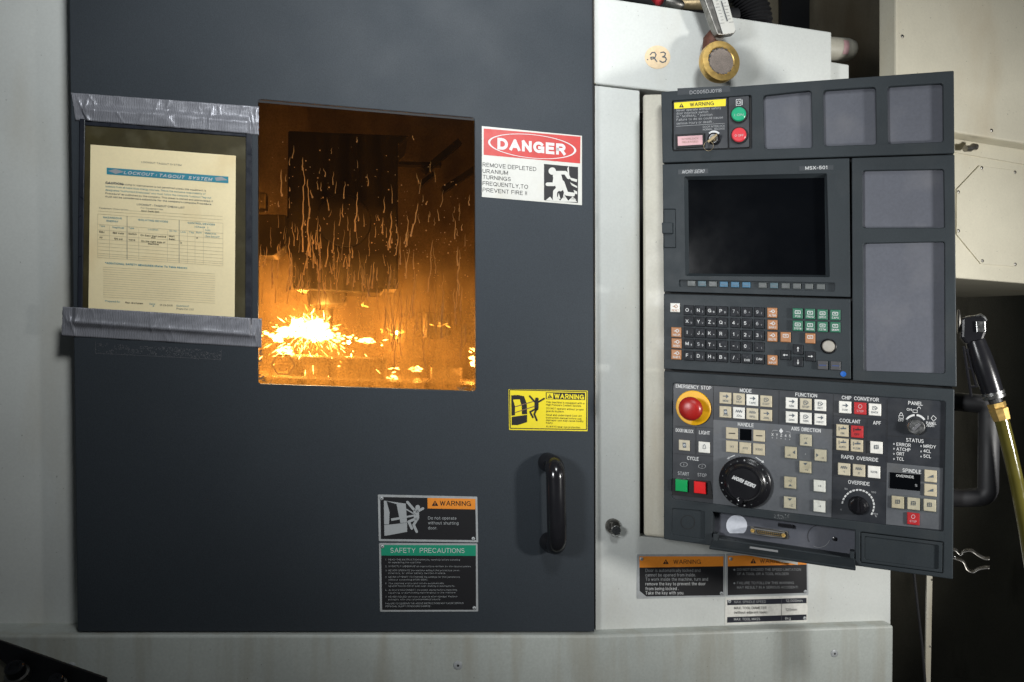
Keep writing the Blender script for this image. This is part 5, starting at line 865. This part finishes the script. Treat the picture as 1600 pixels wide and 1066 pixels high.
for x, y, m, s_, ic in ((1135, 668, 'key_beige', '+Y', 'up'), (957, 815, 'key_tan', '+X', 'left'), (1310, 848, 'key_beige', '-X', 'right'), (1130, 988, 'key_tan', '+V', 'down')): pkey(kf, x, y, m, s_, ic, 18.6, True)
for x, y, m, s_, ic in ((886, 668, 'key_tan', '+Z', 'up'), (1212, 705, 'key_white', '+4', None), (882, 890, 'key_beige', '-Z', 'down'), (1210, 930, 'key_white', '-4', None)): pkey(kh, x, y, m, s_, ic, 18.6, True)
p = kf((418, 605))[0]; b = MB(); b.ppx(C, [(p[0] + i * 9, p[1] + j * 9 + i * .6) for i, j in ((-1, -1), (1, -1), (1, 1), (-1, 1))], -0.0036, -0.0026, 'screen_glass'); b.build('axis_display', cp)
pkey(kL, 200, 537, 'key_beige', '', 'lock', 17); pkey(kL, 358, 553, 'key_white', '', 'bell', 17.6)
b = MB(); b.ppx(C, round_poly(kL((106, 800), (405, 822), (425, 965), (100, 930)), 2, 2), -0.0036, -0.0020, 'black_gap'); b.build('button_bed', cp)
for x, y, m in ((180, 853, 'button_green'), (327, 870, 'button_red')): key(*kL((x, y))[0], 18.6, 18.4, m, 'cycle_button', 0.008, -0.002, 0.06)
for x, y, m, s_, ic, lm in ((130, 155, 'key_white', 'FOR', 'play', 'print_ink'), (230, 163, 'key_red', 'STOP', 'ring', 'print_pink'), (328, 171, 'key_white', 'BACK', 'diamond', 'print_ink'), (112, 310, 'key_tan', 'ON', 'valve', 'print_ink'), (210, 318, 'key_red', 'OFF', 'valve', 'print_black'), (112, 402, 'key_tan', 'AUTO', 'valve', 'print_ink'), (208, 411, 'key_tan', 'FLOW', 'valve', 'print_ink'), (338, 423, 'key_white', '', 'grid', 'print_ink'), (123, 567, 'key_beige', '1', 'wave', 'print_ink'), (222, 576, 'key_beige', '2', 'wave', 'print_ink'), (322, 586, 'key_white', '100%', None, 'print_ink'),
    (698, 613, 'key_tan', '', 'wedge', 'print_ink'), (697, 706, 'key_tan', '', 'wedge', 'print_ink'), (583, 897, 'key_red', 'STOP', 'ring', 'print_pink')): pkey(kQ, x, y, m, s_, ic, 19.4, False, lm)
for x, y, m in ((480, 787, 'key_tan'), (585, 797, 'key_beige'), (693, 807, 'key_beige')): pkey(kQ, x, y, m, '', 'grid', 19.4, True)
b = MB(); b.ppx(C, kQ((428, 588), (632, 605), (630, 714), (426, 695)), -0.0036, -0.0026, 'screen_glass'); o = b.build('override_display', cp)
b = MB(); b.text(C, 'OVERRIDE', *kQ((470, 618))[0], 3.8, 'print_white', -0.0022, wid=27.5, bold=0.01); b.text(C, '%', *kQ((596, 684))[0], 4, 'print_dim', -0.0022); b.build('lettering', o)
keyswitch(*kQ((603, 285))[0], 12.2, 0.85)
# override knob
p = kQ((216, 812))[0]; b = MB(); b.lpx(C, *p, [(15, -0.0036), (15, -0.002), (12.5, 0.003), (11.5, 0.010), (9.5, 0.012), (0.4, 0.0122)], 'black_plastic', 12); o = b.build('override_knob', cp, smooth=True, angle=25)
b = MB(); b.ppx(C, [(p[0] - 2.4, p[1] + 10), (p[0] + 2.4, p[1] + 10), (p[0] + 1.6, p[1] - 11.5), (p[0] - 1.6, p[1] - 11.5)], 0.010, 0.0165, 'black_plastic'); b.build('pointer', o, bevel=0.0008)
# hand wheel
p = kh((385, 664))[0]; b = MB(); b.lpx(C, *p, [(39.6, -0.0036), (39.8, 0.004), (39.2, 0.007), (37, 0.0088), (34, 0.0098), (30.5, 0.0120), (29, 0.0140), (27.4, 0.0190), (26.4, 0.0200), (24.6, 0.0198), (23.6, 0.0184), (0.4, 0.0184)], 'black_plastic', 56); o = b.build('hand_wheel', cp, smooth=True, angle=32)
b = MB(); q = C.uv(*p, -0.0); zz = C.at(*p, 0.0186)
k9 = lambda dx, dy: (p[0] + dx, p[1] + dy)
b.text(C, 'MORI SEIKI', p[0] - 19.5, p[1] - 2.0, 6.0, 'print_white', 0.0189, wid=36, bold=0.05, slant=0.35)
o2 = b; ang = math.radians(-18); cu = C.uv(*p, 0.0189); c3 = C.P(*cu, 0.0189)
for i, v_ in enumerate(b.v):
    d = v_ - c3; x = d.dot(C.eu); y = d.z - x * C.eu.z; xr = x * math.cos(ang) - y * math.sin(ang); yr = x * math.sin(ang) + y * math.cos(ang)
    b.v[i] = C.P(C.uv(*p)[0] + xr, C.uv(*p)[1] + yr, 0.0187)
b.build('lettering', o)
for i in range(20):
    a = 2 * math.pi * i / 20; b = MB(); b.lpx(C, p[0] + 35 * math.cos(a), p[1] + 35 * math.sin(a), [(1.3, 0.0090), (1.2, 0.0101), (0.2, 0.0102)], 'key_softgrey' if i % 5 else 'print_dim', 8); b.build('index_dot', o)
b = MB(); x, y = p[0] - 6, p[1] + 26; b.lpx(C, x, y, [(5.2, 0.012), (4.6, 0.026), (3.4, 0.030), (0.3, 0.0312)], 'black_plastic', 20); b.build('crank_grip', o, smooth=True)
# bottom covers and the open connector bay
b = MB(); b.ppx(C, round_poly(cov_l, 3, 3), -0.006, -0.003, pm, wp=0); o = b.build('round_cover', cp)
b = MB(); b.ring(C, *kB((152, 157))[0], 10.2, 11.2, -0.0027, 'black_gap', n=30); b.build('knockout', o)
b = MB(); f1 = kB((1074, 213), (1508, 266), (1506, 426), (1074, 369)); f2 = kB((1092, 232), (1486, 280), (1484, 408), (1092, 356)); b.plate(C, f1, [round_poly(f2, 3, 3)], -0.010, -0.0008, pm, wp=0); o = b.build('storage_cover', cp, bevel=0.0008)
b = MB(); b.ppx(C, f2, -0.008, -0.004, pm, wp=0); b.build('cover_panel', o)
bf = -0.030; b = MB(); bo = kB((324, 118), (1010, 205), (1002, 335), (322, 240))
b.ppx(C, kB((284, 102), (1042, 200), (1040, 352), (282, 240)), bf - .003, bf, 'pocket_dust', wp=0); b.build('bay_floor', cp)
b = MB(); A = [C.uv(x, y, 0) for x, y in bay]
b.add([C.P(u, v, -0.0155) for u, v in A] + [C.P(u, v, bf) for u, v in A], [(i, i + 4, (i + 1) % 4 + 4, (i + 1) % 4)[::-1] for i in range(4)], pm); b.build('bay_wall', cp)
b = MB(); p = kB((412, 174))[0]; b.flat(C, [(x, y) for x, y in circle(*p, 16.4, 30) if y < p[1] + 14], bf + .0005, 'sticker_silver'); b.build('paper_sticker', cp)
b = MB(); b.ring(C, *kB((850, 232))[0], 17.2, 18, bf + .0005, 'black_gap', 150, 280, 24); b.ring(C, *kB((850, 232))[0], 17.2, 17.7, bf + .0005, 'print_dim', 20, 120, 20); b.build('round_mark', cp)
b = MB(); b.ppx(C, kB((500, 186), (668, 212), (664, 244), (510, 224)), bf, bf + 0.012, 'dull_steel', wp=bf + .012); b.ppx(C, kB((484, 178), (686, 206), (684, 248), (486, 220)), bf, bf + 0.003, 'dull_steel', wp=bf + .003); o = b.build('serial_connector', cp, bevel=0.0006)
b = MB(); b.ppx(C, kB((514, 196), (656, 217), (654, 236), (520, 218)), bf + .0121, bf + .0124, 'black_gap')
for i in range(13): b.flat(C, circle(*kB((524 + i * 10.4, 203 + i * 1.5))[0], 0.7, 8), bf + .0128, 'brass'); b.flat(C, circle(*kB((527 + i * 10, 213 + i * 1.5))[0], 0.7, 8), bf + .0128, 'brass')
b.build('socket_face', o)
for q in kB((497, 201), (662, 226)): b = MB(); b.lpx(C, *q, [(3.2, bf + .012), (3.2, bf + .015), (1.4, bf + .015), (1.3, bf + .013)], 'brass', 6, bf + .012); b.build('hex_nut', o)
b = MB(); b.lpx(C, *kB((932, 244))[0], [(3.4, bf), (3.2, bf + .004), (0.3, bf + .005)], 'black_plastic', 18, bf); b.build('push_knob', cp, smooth=True)
b = MB(); b.ppx(C, kB((630, 165), (712, 176), (712, 192), (630, 180)), bf, -0.018, 'black_plastic', wp=-0.018); b.build('latch_catch', cp, bevel=0.001)
b = MB(); n_ = 0
for i in range(34): x, y = kB((random.uniform(612, 690), random.uniform(116, 138)))[0]; b.flat(C, circle(x, y, random.uniform(.2, .6), 5), 0.0004, 'print_dim')
b.build('worn_marking', cp, kind='stuff')
# flap hinged at the lower lip of the bay, hanging towards the viewer
hl, hr = C.uv(*kB((284, 244))[0], 0), C.uv(*kB((1040, 352))[0], 0)
fl_ = C.uv(*kB((266, 288))[0], 0.030); fr_ = C.uv(*kB((1046, 402))[0], 0.030)
vs = [C.P(*hl, 0.0015), C.P(*hr, 0.0015), C.P(*fr_, 0.030), C.P(*fl_, 0.030)]; nn = (vs[1] - vs[0]).cross(vs[3] - vs[0]).normalized() * 0.005
if nn.z > 0: nn = -nn
b = MB(); b.add(vs + [v_ + nn for v_ in vs], [(0, 1, 2, 3), (7, 6, 5, 4), (0, 4, 5, 1), (1, 5, 6, 2), (2, 6, 7, 3), (3, 7, 4, 0)], pm); flap = b.build('flap', cp, bevel=0.0012)
b = MB(); lp = lambda s, q: vs[0].lerp(vs[1], s).lerp(vs[3].lerp(vs[2], s), q) - nn.normalized() * 0.0004
b.add([lp(.28, .28), lp(.48, .28), lp(.48, .52), lp(.28, .52)], [(0, 1, 2, 3)], 'print_dim'); b.build('clear_label', flap)
for q in (kB((298, 235))[0], kB((1026, 330))[0]): b = MB(); b.ppx(C, [(q[0] - 3.5, q[1] - 5), (q[0] + 3.5, q[1] - 4.4), (q[0] + 3.5, q[1] + 7), (q[0] - 3.5, q[1] + 6)], -0.015, 0.006, pm); b.build('hinge', cp, bevel=0.001)
# torn paper strip under the flap
b = MB(); b.ppx(D, k8((895, 70), (1425, 105), (1420, 176), (1380, 165), (1340, 158), (1290, 152), (1200, 128), (1130, 118), (1040, 100), (960, 92), (890, 80)), 0.0, 0.0004, 'label_white', wp=0.0); b.build('torn_paper', label='torn white paper edge hanging below the open flap of the control panel', cat='paper')
# tubular handle on the right side
b = MB(); hw = -0.05; R = 0.0155
pts = []
for x, y in ((1478, 627), (1500, 628)): pts.append(C.at(x, y, hw))
def arc(cx, cy, r, a0, a1): return [C.at(cx + r * math.cos(math.radians(a0 + (a1 - a0) * i / 6)), cy + r * math.sin(math.radians(a0 + (a1 - a0) * i / 6)), hw) for i in range(7)]
pts += arc(1531, 645, 14, -90, 0) + arc(1529, 762, 15, 0, 90) + [C.at(1500, 778, hw), C.at(1478, 777, hw)]
b.tube(pts, R, 'black_rubber', 18); b.build('grab_handle', cp, smooth=True)

# ================================================================== air gun, hose and clip on the right
ag = thing('air_gun', C.at(1550, 660, -0.02), 'black grip air blow gun with steel head hanging beside the control panel', 'air gun')
kg = crop(1470, 460, 5.923); aw = 0.0
b = MB(); b.ppx(C, kg((195, 215), (300, 195), (410, 215), (425, 250), (425, 350), (395, 430), (240, 470), (190, 400)), aw - .026, aw, 'black_plastic'); b.build('gun_body', ag, bevel=0.004)
b = MB(); b.ppx(C, kg((325, 250), (412, 248), (418, 352), (332, 352)), aw, aw + .003, 'steel'); b.build('steel_cap', ag, bevel=0.001)
b = MB(); b.tube([C.at(*kg(q)[0], aw - .006) for q in ((230, 215), (320, 205), (370, 190), (405, 215), (420, 245))], 0.0022, 'steel', 8); b.build('hook', ag, smooth=True)
b = MB(); b.tube([C.at(*kg((158, 250))[0], aw - .02), C.at(*kg((172, 250))[0], aw - .02)], [0.020, 0.018], 'dull_steel', 24); b.build('nozzle_disc', ag, smooth=True)
b = MB(); g0, g1 = C.at(*kg((318, 430))[0], aw - .012), C.at(*kg((478, 905))[0], aw - .012)
b.tube([g0.lerp(g1, i / 8) for i in range(9)], [0.0145, 0.0152, 0.0162, 0.0168, 0.017, 0.017, 0.0168, 0.0164, 0.016], 'black_plastic', 22); b.build('grip', ag, smooth=True, angle=60)
b = MB(); ax = (g1 - g0).normalized(); b.tube([g1, g1 + ax * .004, g1 + ax * .005, g1 + ax * .006, g1 + ax * .010], [0.0172, 0.0172, 0.0158, 0.0172, 0.0165], 'steel', 24); b.build('collar', ag, smooth=True, angle=35)
b = MB(); b.tube([g1 + ax * .010, g1 + ax * .020], [0.010, 0.010], 'black_rubber', 16); b.tube([g1 + ax * .018, g1 + ax * .025], [0.0135, 0.0135], 'brass', 6); b.tube([g1 + ax * .025, g1 + ax * .028, g1 + ax * .046], [0.012, 0.0145, 0.0125], 'brass', 8); b.build('brass_coupling', ag)
b = MB()
for p, q in (((210, 480), (282, 945)), ((240, 500), (330, 860)), ((222, 520), (250, 520)), ((245, 690), (285, 680)), ((270, 855), (325, 850))): b.tube([C.at(*kg(p)[0], aw - .004), C.at(*kg(q)[0], aw - .004)], 0.0022, 'black_plastic', 8)
b.build('trigger', ag, smooth=True)
h0 = g1 + ax * .044; h1_ = C.at(1606, 850, aw - .014); L = []
for i in range(16): s = i / 15; L.append(h0.lerp(h1_, s) + (C.at(1612, 760, aw - .014) - h0.lerp(h1_, .5)) * 0.45 * (4 * s * (1 - s)) * 0.25)
L += [L[-1] + (L[-1] - L[-2]) * i for i in range(1, 14)]
b = MB(); b.tube(L, 0.0105, 'hose_amber', 20); b.build('air_hose', smooth=True, label='translucent yellow green air hose running down from the air gun', cat='hose')
cl = thing('spring_clip', C.at(1515, 905, -0.02), 'open dull steel spring clip on lower right side of the control panel', 'clip')
kc = crop(1340, 860, 5.173); cz = -0.022
def strip(p, name):
    L = kc(*p); vs = []; fs = []
    P_ = []
    for i in range(len(L) - 1):
        for j in range(5):
            t_ = j / 5; p0, p1, p2, p3 = (V(L[max(0, min(len(L) - 1, i + k))]) for k in (-1, 0, 1, 2))
            P_.append(0.5 * ((2 * p1) + (p2 - p0) * t_ + (2 * p0 - 5 * p1 + 4 * p2 - p3) * t_ ** 2 + (3 * p1 - p0 - 3 * p2 + p3) * t_ ** 3))
    for q in P_: vs += [C.at(q.x, q.y, cz + .006), C.at(q.x + 0.6, q.y - 4.5, cz - .010)]
    fs = [(2 * i, 2 * i + 1, 2 * i + 3, 2 * i + 2) for i in range(len(P_) - 1)]
    b = MB(); b.add(vs, fs, 'dull_steel'); o = b.build(name, cl, smooth=True); s_ = o.modifiers.new('thick', 'SOLIDIFY'); s_.thickness = 0.0016; s_.offset = 0
# two sprung arms
strip([(740, 0), (790, 10), (830, 45), (860, 18), (915, 12), (965, 45), (1020, 75), (1072, 78)], 'clip_arm'); strip([(740, 60), (800, 80), (850, 100), (880, 160), (930, 185), (980, 160), (1030, 150), (1068, 150)], 'clip_arm')
b = MB(); b.ppx(C, kc((700, 30), (790, 45), (795, 75), (700, 80)), cz - .006, cz + .004, 'steel'); b.build('clip_base', cl, bevel=0.001)

# ================================================================== behind: neighbouring machine and dark wall
nm = thing('neighbour_machine', B.at(1546, 440), 'beige neighbouring machine cabinet with bolted octagonal cover on the right', 'machine')
b = MB(); b.ppx(B, [(1400, -60), (1760, -60), (1760, 250), (1400, 192)], -0.045, 0, 'machine_beige'); b.build('upper_housing', nm, bevel=0.004)
b = MB(); b.ppx(B, [(1400, 192), (1760, 252), (1760, 276), (1400, 213)], -0.12, -0.046, 'machine_beige', wp=-0.01); b.build('ledge', nm)
b = MB(); b.ppx(B, [(1300, 214), (1760, 268), (1760, 456), (1300, 419)], -0.5, -0.05, 'machine_beige'); b.build('lower_housing', nm, bevel=0.004)
oc = kR((667, 580), (772, 470), (935, 492), (1040, 605), (1040, 800), (937, 938), (780, 925), (667, 788))
b = MB(); b.ppx(B, oc, -0.05, -0.046, 'machine_beige'); b.build('octagonal_cover', nm, bevel=0.001)
for x, y in kR((781, 481), (935, 501), (673, 592), (673, 772), (784, 911), (936, 927)): screw(B, x, y, -0.046, 2.6, nm, 'bolt', 'dull_steel')
for x, y in ((1549, 204), (1409.5, 57)): screw(B, x, y, 0, 2.8, nm, 'bolt', 'dull_steel')
b = MB(); b.tube([B.at(*q, -0.02) for q in kR((705, 392), (728, 392), (742, 382), (755, 385))], 0.007, 'dull_steel', 10); b.build('lift_hook', nm, smooth=True)
b = MB(); b.ppx(B, [(1190, -80), (1404, -80), (1404, 180), (1190, 180)], -0.36, -0.345, 'shaded_dirty_beige'); b.build('rear_panel', nm)
b = MB(); b.ppx(B, [(1221, -80), (1265, -80), (1265, 180), (1221, 180)], -0.34, -0.33, 'black_rubber'); b.build('black_post', nm)
b = MB(); b.ppx(B, [(1448.5, 870), (1457.5, 870), (1453, 1120), (1446, 1120)], -0.053, -0.05, 'beige_paint'); pz = b.build('machine_leg', nm)
for x, y in ((1455.5, 906), (1452.5, 1010)): screw(B, x, y, -0.05, 1.6, nm, 'bolt', 'dull_steel', False)
b = MB(); b.tube([B.at(1425, 870, -0.02), B.at(1433, 940, -0.02), B.at(1441, 1010, -0.02), B.at(1449, 1110, -0.02)], 0.0028, 'black_rubber', 10); b.build('power_cable', smooth=True, label='thin black cable hanging below the control panel in the dark', cat='cable')
b = MB(); b.add([V((-3, -1, 0)), V((6, -1, 0)), V((6, 5, 0)), V((-3, 5, 0))], [(0, 1, 2, 3)], 'far_wall'); b.build('floor', kind='structure', label='dark dirty workshop floor under the machine', cat='floor')
b = MB(); b.add([V((0.35, 3.3, 0)), V((4.5, 3.6, 0)), V((4.5, 3.6, 3.2)), V((0.35, 3.3, 3.2))], [(0, 1, 2, 3)], 'far_wall'); b.build('wall', kind='structure', label='dark olive brown workshop wall behind the machine', cat='wall')

# ================================================================== dark fixture in the lower left corner, in front of the base
A_ = Frame((0, 1.12, 1.40), 0.10)
fx = thing('fixture_tray', A_.at(60, 1066), 'dark steel tray with bolts at the lower left corner in front of the base', 'tray')
k0 = crop(0, 980, 8.889)
b = MB(); b.ppx(A_, k0((-400, 60), (0, 188), (1480, 712), (1480, 1500), (1380, 1500), (0, 455), (-400, 300)), -0.004, 0.0, 'dark_tray'); b.build('side_rail', fx, bevel=0.001)
b = MB(); b.ppx(A_, k0((-400, 330), (0, 462), (690, 690), (1300, 1500), (-400, 1500)), -0.012, -0.006, 'far_wall'); b.build('tray_plate', fx)
def bolt(x, y, r):
    px = k0((x, y))[0]; b = MB(); p = A_.at(*px, 0.012); s = A_.scale(*px)[0] * r; n = (V((0.0, -0.5, 0.86))).normalized()
    b.tube([p - n * .008, p, p + n * .001], [s * 1.25, s * 1.25, s], 'dull_steel', 20); b.tube([p, p + n * s * 1.0, p + n * s * 1.15, p + n * s * 1.15, p + n * s * .7], [s, s, s * .85, s * .5, s * .45], 'black_plastic', 20); b.build('cap_screw', fx, smooth=True, angle=35)
bolt(235, 640, 15); bolt(790, 790, 12)
